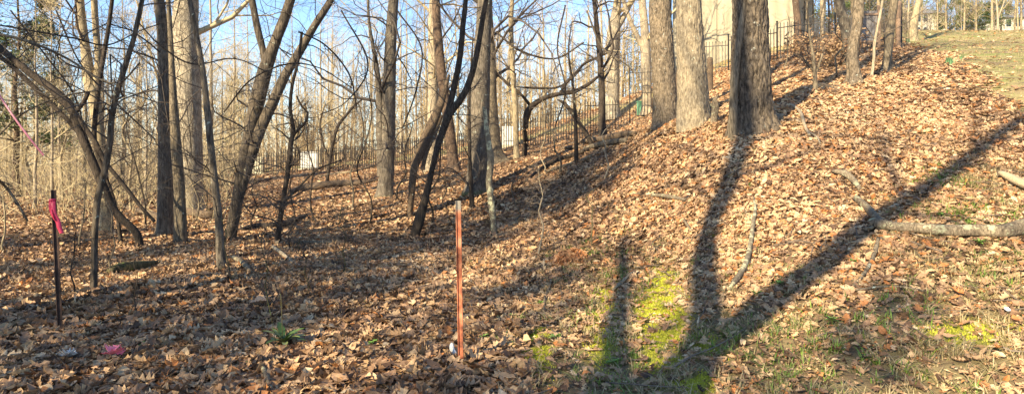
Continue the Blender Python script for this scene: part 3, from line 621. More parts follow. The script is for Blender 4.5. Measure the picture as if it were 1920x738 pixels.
# ------------------------------------------------------------------ the wood behind: individual bare trees from a few grown kinds
def proto(name, mat, twig, h, r, kind, sd, fork=False, lean=.04):
    g = np.random.default_rng(sd); root = empty(name, (0, 0, 0)); n = 12
    z = np.linspace(-.3, h, n); wx = np.cumsum(g.normal(0, lean, n)) * h / 14; wy = np.cumsum(g.normal(0, lean, n)) * h / 14
    rad = r * (1 - .88 * (np.maximum(z, 0) / h) ** 1.1)
    pts = np.c_[wx - wx[0], wy - wy[0], z, rad]; mb = MB(); sp = smooth_path(pts, .5)
    md = barkmod(.08 * r, flare=.3, base=0, fh=.4, sd=sd); sweep(mb, sp[None, :, :3], sp[None, :, 3], 10, mod=md)
    A = [pts]
    if fork:
        k = 4; f = pts[k:].copy(); s = np.linspace(0, 1, len(f)); a = g.uniform(0, 6.28)
        f[:, 0] += np.cos(a) * s * h * .16; f[:, 1] += np.sin(a) * s * h * .16; f[:, 3] *= .75; f[:, 2] *= .97
        q = smooth_path(f, .5); sweep(mb, q[None, :, :3], q[None, :, 3], 8, mod=barkmod(.08 * r, sd=sd + 1)); A.append(f)
    mb.build('trunk', M[mat], root)
    mb = MB()
    for f in A: crown_tubes(mb, f[None, :, :3], f[None, :, 3], WOOD[kind], g)
    mb.build('crown', M[twig], root)
    return root
WOOD = {
 'tall': [(34, (.12, .30), (.2, .42), (.5, 1.2), .24, .05, .012, 4, .16), (5, (.4, .75), (.4, .6), (.5, 1.1), .28, .03, .007, 3, .15), (4, (.35, .7), (.5, .7), (.4, 1.1), .3, .02, .005, 3, .1)],
 'thin': [(28, (.12, .28), (.25, .5), (.5, 1.2), .25, .05, .008, 3, .15), (5, (.4, .8), (.4, .7), (.5, 1.1), .3, .02, .005, 3, .1), (3, (.4, .8), (.5, .7), (.4, 1.1), .3, .02, .004, 3, .1)],
}
def copy_tree(o, parent=None):
    c = o.copy(); COL.objects.link(c); c.parent = parent
    for ch in list(o.children): copy_tree(ch, c)
    return c
PR = [proto('pale_woodland_tree', 'pale', 'twigtan', 15, .13, 'tall', 501), proto('pale_woodland_tree', 'tan', 'fieldtwig', 13, .11, 'tall', 502, True),
      proto('tan_woodland_tree', 'tan', 'twigtan', 14, .13, 'tall', 503), proto('grey_woodland_tree', 'tan', 'twig', 16, .14, 'tall', 504),
      proto('slim_woodland_tree', 'pale', 'twigtan', 9, .06, 'thin', 505), proto('slim_woodland_tree', 'tan', 'fieldtwig', 8, .05, 'thin', 506),
      proto('slim_woodland_tree', 'mid', 'twig', 10, .07, 'thin', 507, True), proto('brown_woodland_tree', 'mid', 'fieldtwig', 12, .10, 'tall', 508, True)]
KIND = ['pale trunked bare tree', 'pale forked bare tree', 'tan trunked bare tree', 'grey trunked bare tree', 'slim pale bare tree', 'slim tan bare tree', 'slim brownish forked bare tree', 'brown forked bare tree']
used = [False] * 8
def plant(kd, x, y, where, sc, rz):
    o = PR[kd] if not used[kd] else copy_tree(PR[kd]); used[kd] = True
    o.location = (x, y, h1(x, y)); o.rotation_euler = (0, 0, rz); o.scale = (sc, sc, sc)
    tag(o, KIND[kd] + ' ' + where, 'tree', KIND[kd] + 's ' + where)
g = np.random.default_rng(99)
AREAS = [  # columns, distances, count, where, weights of kinds
 (-200, 330, 18, 30, 22, 'in the thicket on the left', [1, 1, 2, .3, 6, 6, 2, 1]),
 (-200, 430, 30, 58, 44, 'deep in the wood on the left', [4, 3, 4, 1, 4, 4, 1, 1]),
 (380, 760, 46, 75, 38, 'beyond the low end of the fence', [4, 3, 4, 2, 2, 2, 1, 2]),
 (760, 1215, 40, 72, 40, 'beyond the middle of the fence', [4, 3, 4, 2, 3, 2, 1, 2]),
 (1500, 1700, 32, 60, 22, 'behind the wooden gate', [.5, .3, 1, 3, 1, .5, 3, 1]),
 (1690, 2000, 68, 98, 24, 'at the far side of the lawn', [1, .3, 1, 3, .3, .3, 3, 1]),
]
for x0, x1, y0, y1, cnt, where, wt in AREAS:
    wt = np.array(wt, float); wt /= wt.sum(); px_ = np.linspace(x0, x1, cnt) + g.normal(0, (x1 - x0) / cnt * .6, cnt)
    for q in range(cnt):
        Y = math.sqrt(g.uniform(y0 ** 2, y1 ** 2)); x = (px_[q] - CX) / F * Y
        plant(int(g.choice(8, p=wt)), x, Y, where, g.uniform(.6, 1.0) * (1.2 if Y > 60 else 1), g.uniform(0, 6.28))

# the farthest wood reads as one mass
def wood_mass(name, label, pts, mat, sd, hr=(8, 14), tw=14):
    g = np.random.default_rng(sd); mb = MB(); C = len(pts); n = 8
    hh = g.uniform(*hr, C); z0 = H(pts[:, 0], pts[:, 1])
    t = np.linspace(0, 1, n); PP = np.zeros((C, n, 3))
    PP[:, :, 0] = pts[:, 0:1] + np.cumsum(g.normal(0, .15, (C, n)), 1); PP[:, :, 1] = pts[:, 1:2]; PP[:, :, 2] = z0[:, None] + t * hh[:, None] - .2
    RR = g.uniform(.04, .12, C)[:, None] * (1 - .8 * t[None]); sweep(mb, PP, RR, 4)
    a, r = spawn(PP, RR, tw, (.12, .3), (.3, .5), (.5, 1.2), n=5, t0=.05, wander=.25, up=.05, g=g, minr=.014); sweep(mb, a, r, 3)
    a, r = spawn(a, r, 4, (.4, .8), (.5, .7), (.5, 1.1), n=4, t0=.1, wander=.3, g=g, minr=.010); sweep(mb, a, r, 3)
    return tag(mb.build(name, M[mat]), label, None, None, 'stuff')
g = np.random.default_rng(5)
Y = g.uniform(60, 105, 560); u = g.uniform(-1.05, .25, 560)
wood_mass('far_wood', 'dense tan mass of bare trees far behind', np.c_[u * Y, Y], 'fieldtwig', 6)
Y = g.uniform(60, 100, 120); u = g.uniform(.46, .66, 120)
wood_mass('far_wood', 'brown mass of bare trees behind the gate', np.c_[u * Y, Y], 'twig', 7)
Y = g.uniform(112, 150, 200); u = g.uniform(.6, .95, 200)
wood_mass('far_wood', 'brown mass of bare trees behind the far houses', np.c_[u * Y, Y], 'twig', 8, (10, 20), 20)
# brush at ground level
g = np.random.default_rng(15)
def brush(name, label, px0, px1, y0, y1, cnt, hr, mat, sd, rr=(.003, .008)):
    g = np.random.default_rng(sd); mb = MB(); Y = np.sqrt(g.uniform(y0 ** 2, y1 ** 2, cnt)); x = (g.uniform(px0, px1, cnt) - CX) / F * Y
    z = H(x, Y); n = 8; PP = np.zeros((cnt, n, 3)); PP[:, 0] = np.stack([x, Y, z - .03], -1)
    D = nrm(g.normal(0, .35, (cnt, 3)) + np.array([0, 0, 1.])); ln = g.uniform(*hr, cnt)[:, None] / (n - 1); cv = g.normal(0, .12, (cnt, 3)); cv[:, 2] = -np.abs(cv[:, 2])
    for s in range(1, n): PP[:, s] = PP[:, s - 1] + D * ln; D = nrm(D + cv + g.normal(0, .12, (cnt, 3)))
    RR = g.uniform(*rr, cnt)[:, None] * np.linspace(1, .35, n)[None]; sweep(mb, PP, RR, 3)
    a, r = spawn(PP, RR, 4, (.15, .45), (.4, .7), (.5, 1.2), n=4, wander=.3, g=g, minr=rr[0] * .6); sweep(mb, a, r, 3)
    return tag(mb.build(name, M[mat]), label, None, None, 'stuff')
brush('undergrowth', 'tangled tan brush at the back of the left clearing', -150, 420, 15, 36, 800, (.6, 2.4), 'twigtan', 41, (.004, .010))
brush('undergrowth', 'darker grey brush standing among the tan brush on the left', -150, 440, 16, 40, 450, (1, 4), 'twig', 47, (.004, .012))
brush('undergrowth', 'tall tangled tan brush filling the wood on the left', -150, 440, 22, 46, 700, (2, 6), 'twigtan', 46, (.008, .018))
brush('undergrowth', 'tan brush growing beyond the fence', 330, 1240, 56, 80, 1500, (2, 8), 'fieldtwig', 42, (.012, .026))
brush('undergrowth', 'thin dark brush among the middle trunks', 380, 1160, 12, 27, 260, (.3, 1.2), 'twig', 43, (.002, .005))
brush('undergrowth', 'brown brush along the fence on the slope', 1490, 1720, 22, 40, 420, (.5, 2.2), 'twig', 44, (.004, .010))
brush('undergrowth', 'low brush along the far edge of the lawn', 1680, 2000, 66, 92, 380, (.8, 2.2), 'twig', 45, (.012, .025))

# evergreens
def evergreen(label, cat, x, y, h, rad, sd, z0=.25, n=9000, name='evergreen_tree', size=.10, twig='twigdark'):
    g = np.random.default_rng(sd); base = np.array([x, y, h1(x, y)]); root = empty(name, base, label, cat)
    zs = np.linspace(-.2, h, 9); pts = np.c_[np.cumsum(g.normal(0, .06, 9)), np.cumsum(g.normal(0, .06, 9)), zs, (.014 * h) * (1 - .85 * np.maximum(zs, 0) / h)]
    pts[:, :3] += base; mb = MB(base); sp = smooth_path(pts, .4); sweep(mb, sp[None, :, :3], sp[None, :, 3], 10, mod=barkmod(.01, flare=.3, base=base[2])); mb.build('trunk', M['brown'], root)
    a, r = spawn(pts[None, :, :3], pts[None, :, 3], 60, (.8, 1.2), (.25, .4), (1.1, 1.6), n=6, t0=z0, t1=.98, wander=.15, up=.02, g=g, minr=.012, L=np.array([rad]))
    b_, rb = spawn(a, r, 6, (.3, .6), (.4, .6), (.5, 1.1), n=4, t0=.25, wander=.2, g=g, minr=.006)
    mb = MB(base); sweep(mb, a, r, 4); sweep(mb, b_, rb, 3); mb.build('limbs', M[twig], root)
    mb = MB(base); per = max(1, n // (len(b_) * 4)); tips = b_[:, 1:].reshape(-1, 3); tips = np.repeat(tips, per, 0) + g.normal(0, .14, (len(tips) * per, 3)); C = len(tips)
    keep = vn(tips[:, 0] * 1.1, tips[:, 1] * 1.1, tips[:, 2] * 1.1, sd) > .42; tips = tips[keep]; C = len(tips)
    d = nrm(g.normal(size=(C, 3))); e = nrm(np.cross(d, g.normal(size=(C, 3)))); s = g.uniform(.5, 1.2, C)[:, None] * size
    V = np.stack([tips - d * s, tips + e * s * .22, tips + d * s, tips - e * s * .22], 1)
    mb.add(V.reshape(-1, 3), np.arange(C * 4).reshape(-1, 4), a=np.repeat(g.uniform(0, 1, C), 4)); mb.build('foliage', M['evergreen'], root, smooth=False)
    return root
def ev(px, Y, *a, **k): return evergreen(a[0], 'evergreen tree', (px - CX) / F * Y, Y, *a[1:], **k)
ev(30, 26, 'tall dark evergreen behind the arching trunk at the left edge', 9.5, 2.2, 61, n=60000)
ev(432, 58, 'small slim evergreen seen past the mossy footed sapling', 9, 1.3, 63, n=7000)
ev(1170, 62, 'dull green evergreen behind the stout pale forked trunk', 9, 3.2, 64, n=12000)
ev(985, 78, 'distant evergreen behind the arched tree', 8, 3.5, 65, n=9000)
ev(1650, 50, 'dark evergreen above the wooden gate', 8, 3.4, 66, n=16000, size=.15)
ev(1560, 56, 'broad evergreen above the tan shed', 9, 3.6, 70, n=16000, size=.15)
ev(1782, 94, 'green evergreen right of the stone house', 8, 3., 67, n=12000, size=.18)
ev(1868, 92, 'low evergreen beside the white forked tree', 5.5, 2.6, 68, n=9000, size=.18)
ev(1822, 96, 'dark evergreen between the two far houses', 5.5, 2.6, 69, n=9000, size=.18)
T('white_forked_tree', 'white barked forked tree at the far edge of the lawn', 'tree', 'pale', [[(1870,62,5),(1871,40,4),(1870,20,3.5),(1868,0,3)],[(1871,36,3),(1876,22,2.5),(1882,5,2)]], crown=('bare',), Y=64, k=8, sd=71, top=26, twig='twigtan')
# ------------------------------------------------------------------ iron fence, stepping up the slope
def fence_pts():
    px = np.array(FX, float); Y = np.array(FY, float); p = np.c_[(px - CX) / F * Y, Y]
    L = np.r_[0, np.cumsum(np.linalg.norm(np.diff(p, axis=0), axis=1))]; n = int(L[-1] / 2.3); s = np.linspace(0, L[-1], n + 1)
    return np.c_[np.interp(s, L, p[:, 0]), np.interp(s, L, p[:, 1])]
fp = fence_pts(); fz = H(fp[:, 0], fp[:, 1]); org = np.array([fp[0, 0], fp[0, 1], fz[0]])
fence = empty('iron_fence', org, 'long black iron picket fence stepping up the slope', 'fence')
for i in range(len(fp) - 1):
    a, b_ = fp[i], fp[i + 1]; L = np.linalg.norm(b_ - a); d = (b_ - a) / L; rz = math.atan2(d[1], d[0]); zb = max(fz[i], fz[i + 1]) ; zl = min(fz[i], fz[i + 1])
    mid = (a + b_) / 2; mb = MB(org)
    for k, zz in enumerate((zb + .22, zb + 1.22)): mb.box((mid[0], mid[1], zz), (L - .06, .03, .035), rz)
    mb.build('rail', M['iron'], fence, False)
    mb = MB(org); g = np.random.default_rng(i)
    for k in range(1, 16):
        q = a + d * L * k / 16 + g.normal(0, .004, 2); zg = float(H(q[0:1], q[1:2])[0]); tp = zb + 1.38
        pw = .036 if q[1] > 31 else .027; mb.box((q[0], q[1], (zg + .04 + tp) / 2), (pw, pw, tp - zg - .04), rz)
        s = .03; v = np.array([[-.022, 0, 0], [0, -.012, 0], [.022, 0, 0], [0, .012, 0], [0, 0, .09]]); v[:, 2] += tp
        c, sn = math.cos(rz), math.sin(rz); v = np.c_[v[:, 0] * c - v[:, 1] * sn + q[0], v[:, 0] * sn + v[:, 1] * c + q[1], v[:, 2]]
        mb.add(v, t=[[0, 1, 4], [1, 2, 4], [2, 3, 4], [3, 0, 4]])
    mb.build('pickets', M['iron'], fence, False)
for i in range(len(fp)):
    zt = max(fz[i], fz[max(i - 1, 0)], fz[min(i + 1, len(fp) - 1)]) + 1.5
    mb = MB(org); mb.box((fp[i, 0], fp[i, 1], (fz[i] - .3 + zt) / 2), (.05, .05, zt - fz[i] + .3)); mb.box((fp[i, 0], fp[i, 1], zt + .015), (.07, .07, .03)); mb.build('post', M['iron'], fence, False)

# headstones beyond it
def slab_mesh(w, h, t, round_=.18, n=14):
    xs = np.linspace(-w / 2, w / 2, n); e = np.clip((w / 2 - np.abs(xs)) / round_, 0, 1); top = h - round_ * (1 - np.sqrt(1 - (1 - e) ** 2)) * .6
    V = []; q = []
    for s, y in enumerate((-t / 2, t / 2)):
        V += [(x, y, -.15) for x in xs] + [(x, y, zz) for x, zz in zip(xs, top)]
    for s in (0, 1):
        o = s * 2 * n
        for i in range(n - 1): q.append([o + i, o + i + 1, o + n + i + 1, o + n + i] if s == 0 else [o + i + 1, o + i, o + n + i, o + n + i + 1])
    for i in range(n - 1): q.append([n + i, n + i + 1, 3 * n + i + 1, 3 * n + i])
    q.append([0, n, 3 * n, 2 * n]); q.append([n - 1, 3 * n - 1, 4 * n - 1, 2 * n - 1])
    return np.array(V), q
M['marble'] = simple('white_marble', (.58, .57, .53), .5, var=.06, scale=3, bump=.1)
M['cream'] = simple('cream_stone', (.50, .46, .33), .8, var=.12, scale=4, bump=.2)
def headstone(px, Y, w, h, t, mat, label, rz=0., rd=.14):
    p = gat(px, Y); r = empty('headstone', p, label, 'headstone'); r.rotation_euler = (0, 0, rz)
    v, q = slab_mesh(w, h, t, rd); mb = MB(); mb.add(v, q); mb.build('slab', M[mat], r, False)
    mb = MB(); mb.box((0, 0, .0), (w + .25, t + .25, .22)); mb.build('plinth', M['cream'], r, False)
headstone(580, 43, 1.12, 1.25, .25, 'marble', 'bright white upright headstone with rounded corners behind the fence', .1)
headstone(480, 41, 1.0, 1.15, .22, 'cream', 'cream headstone seen beside the forked tree', -.1, .06)
headstone(956, 36, .98, 1.2, .22, 'marble', 'white headstone behind the fence right of the flared dark trunk', .05, .06)
headstone(1144, 35.5, .55, 1.05, .2, 'cream', 'narrow yellowish headstone between slim black and stout pale trunks', 0, .06)
#headstone(1080, 37, .7, .6, .2, 'cream', 'low cream headstone behind the arched tree', 0, .1)
#headstone(690, 44, .8, .55, .2, 'marble', 'low pale headstone left of the joined dark trunk', 0, .1)
# green utility box
p = gat(1203, 31.5); M['greenpaint'] = simple('green_paint', (.12, .30, .18), .45, var=.15)
r = empty('utility_box', p, 'small green utility box at the fence left of the oaks', 'utility box')
mb = MB(); mb.box((0, 0, .3), (.42, .4, .66)); mb.build('cabinet', M['greenpaint'], r, False)
mb = MB(); mb.box((0, 0, .655), (.48, .46, .05)); mb.build('lid', M['greenpaint'], r, False)
mb = MB(); mb.box((0, -.205, .33), (.32, .012, .45)); mb.build('door', M['greenpaint'], r, False)
# green drainage strip fabric? grass is on the ground sheet

# ------------------------------------------------------------------ buildings
def siding(name, c1, c2, scale=9):
    m, t, N, L, b = nt(name); tc = N.new('ShaderNodeTexCoord'); mp = N.new('ShaderNodeMapping'); mp.inputs['Scale'].default_value = (scale, scale, .35); L.new(tc.outputs['Object'], mp.inputs[0])
    n = N.new('ShaderNodeTexNoise'); n.inputs['Scale'].default_value = 1; n.inputs['Detail'].default_value = 5; L.new(mp.outputs[0], n.inputs['Vector'])
    r = ramp(N, [(.3, c1), (.7, c2)]); L.new(n.outputs['Fac'], r.inputs[0]); L.new(r.outputs[0], b.inputs['Base Color'])
    bp = N.new('ShaderNodeBump'); bp.inputs['Distance'].default_value = .01; bp.inputs['Strength'].default_value = .6; L.new(n.outputs['Fac'], bp.inputs['Height']); L.new(bp.outputs[0], b.inputs['Normal']); b.inputs['Roughness'].default_value = .85
    return m
M['wall'] = siding('cream_render', (.24, .205, .14), (.38, .33, .235), 3)
M['stone'] = simple('pale_stone_wall', (.55, .49, .38), .9, var=.3, scale=2.5, bump=.5, bscale=6)
M['roof'] = simple('grey_roof', (.17, .175, .185), .8, var=.2, scale=2)
M['glass'] = simple('dark_window', (.03, .04, .05), .1, var=.1, bump=0)
M['trim'] = simple('painted_trim', (.72, .69, .60), .6, var=.08, bump=0)
M['wood'] = simple('weathered_wood', (.23, .15, .10), .85, var=.35, scale=5)
M['slate'] = simple('grey_boards', (.20, .18, .17), .85, var=.25, scale=4)
# big cream house close behind the fence: world frame at its front left corner, facing the camera
x0 = (1262 - CX) / F * 37; x1 = (1492 - CX) / F * 33.5; A = np.array([x0, 37.]); B = np.array([x1, 33.5]); L = np.linalg.norm(B - A); rz = math.atan2(B[1] - A[1], B[0] - A[0])
zb = min(h1(*A), h1(*B)) - .4; house = empty('house', (A[0], A[1], zb), 'large cream walled house behind the iron fence and oaks', 'house'); house.rotation_euler = (0, 0, rz)
WH = 9.0
mb = MB(); mb.box((L / 2, 4.5, WH / 2), (L, 9, WH)); mb.build('wall', M['wall'], house, False)
for u in (.02, .36, .60, .98):
    mb = MB(); mb.box((L * u, -.04, WH / 2), (.28, .10, WH)); mb.build('pilaster', M['wall'], house, False)
mb = MB(); mb.box((L / 2, 4.5, .25), (L + .12, 9.12, 1.1)); mb.build('plinth', M['cream'], house, False)
mb = MB(); v = [(-.5, -.5, WH + .003), (L + .5, -.5, WH + .003), (L + .5, 9.5, WH + .003), (-.5, 9.5, WH + .003), (2.2, 4.5, WH + 3.2), (L - 2.2, 4.5, WH + 3.2)]
mb.add(v, q=[[0, 1, 5, 4], [2, 3, 4, 5], [0, 3, 2, 1]], t=[[1, 2, 5], [3, 0, 4]]); mb.build('roof', M['roof'], house, False)
for u in (.2, .5, .8):
    mb = MB(); mb.box((L * u, -.02, 6.9), (1.15, .06, 1.6)); w = mb.build('window', M['trim'], house, False)
    mb = MB(); mb.box((L * u, -.06, 6.9), (.95, .03, 1.4)); mb.build('pane', M['glass'], w, False)
def far_house(px0, px1, Y, zbase_row, eave_row, ridge_row, label, wallm, wins, roofm, dep=8):
    X0 = (px0 - CX) / F * Y; X1 = (px1 - CX) / F * Y; L = X1 - X0; zt = EYE + (HY - eave_row) / F * Y; zr = EYE + (HY - ridge_row) / F * Y; zb = min(h1(X0, Y), h1(X1, Y)) - .5
    r = empty('house', (X0, Y, zb), label, 'house'); hh = zt - zb
    mb = MB(); mb.box((L / 2, dep / 2, hh / 2), (L, dep, hh)); mb.build('wall', M[wallm], r, False)
    mb = MB(); o = .4; c = min(L / 3, dep / 2)
    mb.add([(-o, -o, hh + .003), (L + o, -o, hh + .003), (L + o, dep + o, hh + .003), (-o, dep + o, hh + .003), (c, dep / 2, zr - zb), (L - c, dep / 2, zr - zb)], q=[[0, 1, 5, 4], [2, 3, 4, 5], [0, 3, 2, 1]], t=[[1, 2, 5], [3, 0, 4]])
    rf = mb.build('roof', M[roofm], r, False)
    mb = MB(); mb.box((L * .8, dep * .6, zr - zb), (.9, .9, 1.8)); mb.build('chimney', M['stone'], rf, False)
    for (u, zc, w, h, arch) in wins:
        cx_, cz = L * u, hh * zc; n = 10; mb = MB()
        t = np.linspace(0, math.pi, n); ax = np.cos(t) * w / 2; az = np.sin(t) * w / 2 * (1 if arch else 0.01)
        def poly(sc, y):
            v = [(cx_, y, cz)] + [(cx_ + sc * w / 2, y, cz - h / 2 * sc), *[(cx_ + sc * a, y, cz + h / 2 + sc * b_) for a, b_ in zip(ax, az)], (cx_ - sc * w / 2, y, cz - h / 2 * sc)]
            k = len(v); return v, [[0, i, i % (k - 1) + 1] for i in range(1, k)]
        v, tr = poly(1.22, -.05); mb.add(v, t=tr); f = mb.build('window', M['trim'], r, False)
        mb = MB(); v, tr = poly(1.0, -.09); mb.add(v, t=tr); mb.build('pane', M['glass'], f, False)
far_house(1700, 1772, 106, 68, 26, 2, 'far grey roofed stone house with arched windows', 'stone', [(u, zc, .75, 1.0, True) for u in (.12, .3, .48) for zc in (.86, .5)] + [(.82, .6, .8, 1.6, False)], 'roof')
far_house(1880, 1950, 108, 60, 34, 16, 'far cream house with a grey roof at the right edge', 'stone', [(u, .7, .9, 1.2, False) for u in (.15, .4, .65)], 'roof')
far_house(1512, 1548, 44, 92, 70, 52, 'low tan building behind the fence left of the crooked trunk', 'wall', [(.35, .55, .5, .6, True), (.72, .55, .3, .6, False)], 'wood', 3)
# low garden wall in front of the far houses
xs = np.linspace((1782 - CX) / F * 99, (1872 - CX) / F * 99, 14); o0 = np.array([xs[0], 99, h1(xs[0], 99)]); w = empty('garden_wall', o0, 'low pale garden wall beyond the lawn', 'wall')
mb = MB(o0); mc = MB(o0)
for a, b_ in zip(xs[:-1], xs[1:]):
    za = h1((a + b_) / 2, 99); mb.box(((a + b_) / 2, 99, za + .55), (b_ - a, .4, 1.6)); mc.box(((a + b_) / 2, 99, za + 1.40), (b_ - a, .5, .1))
mb.build('masonry', M['stone'], w, False); mc.build('coping', M['trim'], w, False)
# wooden gate section at the top of the fence
Y = 23.6; xa, xb = (1612 - CX) / F * Y, (1645 - CX) / F * Y; zg = h1((xa + xb) / 2, Y); gate = empty('gate', (xa, Y, zg), 'dark board gate at the top of the fence', 'gate'); Lg = xb - xa
mb = MB()
for i in range(6): mb.box((Lg * (i + .5) / 6, 0, .85), (Lg / 6 - .012, .03, 1.25))
mb.build('board_panel', M['slate'], gate, False)
for u in (-.08, 1.08): mb = MB(); mb.box((Lg * u, 0, .75), (.09, .09, 1.9)); mb.build('post', M['wood'], gate, False)
for zz in (.3, 1.35): mb = MB(); mb.box((Lg / 2, -.035, zz), (Lg, .035, .08)); mb.build('rail', M['wood'], gate, False)
mb = MB(); mb.box((Lg * .9, -.07, .9), (.03, .04, .16)); mb.build('latch', M['iron'], gate, False)
for i, (px, lab) in enumerate([(1673, 'wooden post right of the board gate'), (1684, 'thicker wooden post at the right end of the fence')]):
    p = gat(px, 23.3); mb = MB(p); q = smooth_path([[*p[:2], p[2] - .3, .06 + .03 * i], [p[0], p[1], p[2] + .8, .06 + .03 * i], [p[0] + .02, p[1], p[2] + 1.5 + .25 * i, .058 + .025 * i], [p[0] + .02, p[1], p[2] + 1.51 + .25 * i, .002]], .08)
    sweep(mb, q[None, :, :3], q[None, :, 3], 10, mod=barkmod(.01, sd=i)); o = mb.build('wooden_post', M['wood']); o.location = [float(c) for c in p]; tag(o, lab, 'post')
p = gat(1273, 24); mb = MB(p)
for q in ([[*p[:2], p[2] - .3, .16], [*p[:2], p[2] + .8, .14], [p[0] + .03, p[1], p[2] + 1.5, .11], [p[0] + .05, p[1], p[2] + 1.62, .01]],):
    q = smooth_path(q, .06); sweep(mb, q[None, :, :3], q[None, :, 3], 14, mod=barkmod(.03, sd=4))
p2 = gat(1331, 25.); r = smooth_path([[*p2[:2], p2[2] - .3, .13], [*p2[:2], p2[2] + .7, .12], [p2[0], p2[1], p2[2] + 1.35, .1], [p2[0], p2[1], p2[2] + 1.4, .01]], .06)
mb2 = MB(p2); sweep(mb2, r[None, :, :3], r[None, :, 3], 12, mod=barkmod(.03, sd=9))
o = mb.build('stump', M['rotten']); o.location = [float(c) for c in p]; tag(o, 'broken stump hidden between the two thick oaks', 'stump')
o = mb2.build('stump', M['rotten']); o.location = [float(c) for c in p2]; tag(o, 'short reddish stump on the slope right of the pale oak', 'stump')

# ------------------------------------------------------------------ metal stake and rusty post
M['stake'] = simple('dark_rusty_steel', (.075, .045, .035), .6, .4, var=.5, scale=14)
m, t, N, L, b = nt('red_oxide_steel'); tc = N.new('ShaderNodeTexCoord'); n_ = N.new('ShaderNodeTexNoise'); n_.inputs['Scale'].default_value = 9; n_.inputs['Detail'].default_value = 7; L.new(tc.outputs['Object'], n_.inputs['Vector'])
r1 = ramp(N, [(.35, (.12, .035, .02)), (.48, (.36, .11, .05)), (.62, (.50, .22, .12))]); L.new(n_.outputs['Fac'], r1.inputs[0])
sp = N.new('ShaderNodeSeparateXYZ'); L.new(tc.outputs['Object'], sp.inputs[0]); r2 = ramp(N, [(0, (0, 0, 0)), (1, (1, 1, 1))])
mr = N.new('ShaderNodeMapRange'); mr.inputs[1].default_value = 1.17; mr.inputs[2].default_value = 1.20; L.new(sp.outputs['Z'], mr.inputs[0])
mx = N.new('ShaderNodeMix'); mx.data_type = 'RGBA'; L.new(mr.outputs[0], mx.inputs[0]); L.new(r1.outputs[0], mx.inputs[6]); mx.inputs[7].default_value = (.26, .23, .19, 1); L.new(mx.outputs[2], b.inputs['Base Color']); b.inputs['Roughness'].default_value = .7
M['redpost'] = m
def t_post(base, top, label, mat, yaw, wd=.035, studs='metal_post'):
    base = np.array(base); top = np.array(top); r = empty(studs, base, label, 'post'); ax = nrm(top - base); ln = np.linalg.norm(top - base)
    mb = MB(); mb.box((0, 0, ln / 2 - .15), (wd, .006, ln + .3)); mb.box((0, .019, ln / 2 - .15), (.006, .032, ln + .3)); o = mb.build('shaft', M[mat], r, False)
    for z in np.arange(.12, ln - .03, .054):
        mb = MB(); mb.box((0, -.0065, z), (.014, .007, .022)); mb.box((-wd / 2 - .002, -.005, z), (.014, .012, .02)); mb.build('stud', M[mat], r, False)
    r.rotation_mode = 'QUATERNION'; r.rotation_quaternion = Vector(ax).to_track_quat('Z', 'Y'); 
    from mathutils import Quaternion
    r.rotation_quaternion = r.rotation_quaternion @ Quaternion((0, 0, 1), yaw)
    return r, ln
b1 = gp(110, 621); st, l1 = t_post(b1, P(97, 356, b1[1]), 'dark metal stake tied with bright pink tape', 'stake', .25, .036, 'metal_stake')
b2 = gp(862, 684); t_post(b2, P(857, 376, b2[1]), 'rusty red studded metal post with a bare grey tip', 'redpost', -.5, .034, 'metal_post')
m, t, N, L, b = nt('pink_tape'); M['pink'] = tonemat('pink_tape_plastic', [(0, (.80, .08, .17)), (1, (.9, .14, .24))], .35, .15, 60, .4, .35)
def ribbon(mb, pts, wv, thick=.0015):
    pts = smooth_path([[*p, .01] for p in pts], .012)[:, :3]; w = np.array([wv[0] + (wv[1] - wv[0]) * t for t in np.linspace(0, 1, len(pts))]); n = len(pts)
    T_ = nrm(np.gradient(pts, axis=0)); off = nrm(np.cross(T_, w)) * thick
    V = np.concatenate([pts - w / 2, pts + w / 2, pts + w / 2 + off, pts - w / 2 + off]); q = []
    for i in range(n - 1):
        for a, c in ((0, 1), (1, 2), (2, 3), (3, 0)): q.append([a * n + i, a * n + i + 1, c * n + i + 1, c * n + i])
    mb.add(V, q)
knot = np.array(P(98.5, 378, b1[1])); d = b1[1] / F
mb = MB(knot)
for k in range(3):
    th = np.linspace(0, 2 * math.pi, 14); z = knot[2] + (k - 1) * .012
    ribbon(mb, [(knot[0] + .026 * math.cos(a), knot[1] + .03 * math.sin(a), z + .006 * math.sin(a + k)) for a in th], (np.array([0, 0, .028]), np.array([0, 0, .024])))
ribbon(mb, [knot + [.02, -.03, 0], knot + [.035, -.045, -.04], knot + [.05, -.05, -.11], knot + [.085, -.045, -.18], knot + [.10, -.05, -.23], knot + [.125, -.05, -.29]], (np.array([.05, .01, .01]), np.array([.03, .02, .0])))
ribbon(mb, [knot + [.015, -.035, 0], knot + [.02, -.05, -.06], knot + [.04, -.06, -.12], knot + [.06, -.055, -.17]], (np.array([.035, .02, 0]), np.array([.02, -.02, 0])))
o = mb.build('pink_tape', M['pink']); o.location = [float(c) for c in knot]; tag(o, 'short bright pink tape knotted round the dark metal stake', 'flagging tape')
# long strand hanging in the twigs upper left
mb = MB(); Ys = 4.2; m, t, N, L, b = nt('faded_pink_tape'); b.inputs['Base Color'].default_value = (.36, .13, .19, 1); b.inputs['Roughness'].default_value = .4; M['pink2'] = m
q0 = np.array(P(-30, 130, Ys)); ribbon(mb, [P(-30, 130, Ys), P(0, 180, Ys + .02), P(28, 222, Ys), P(58, 262, Ys), P(82, 291, Ys + .03)], (np.array([.008, .008, .006]), np.array([.011, 0, .008])))
mb.org = q0; o = mb.build('hanging_tape', M['pink2']); o.location = [float(c) for c in q0]; tag(o, 'long faded pink tape strand slanting across the upper left', 'flagging tape')

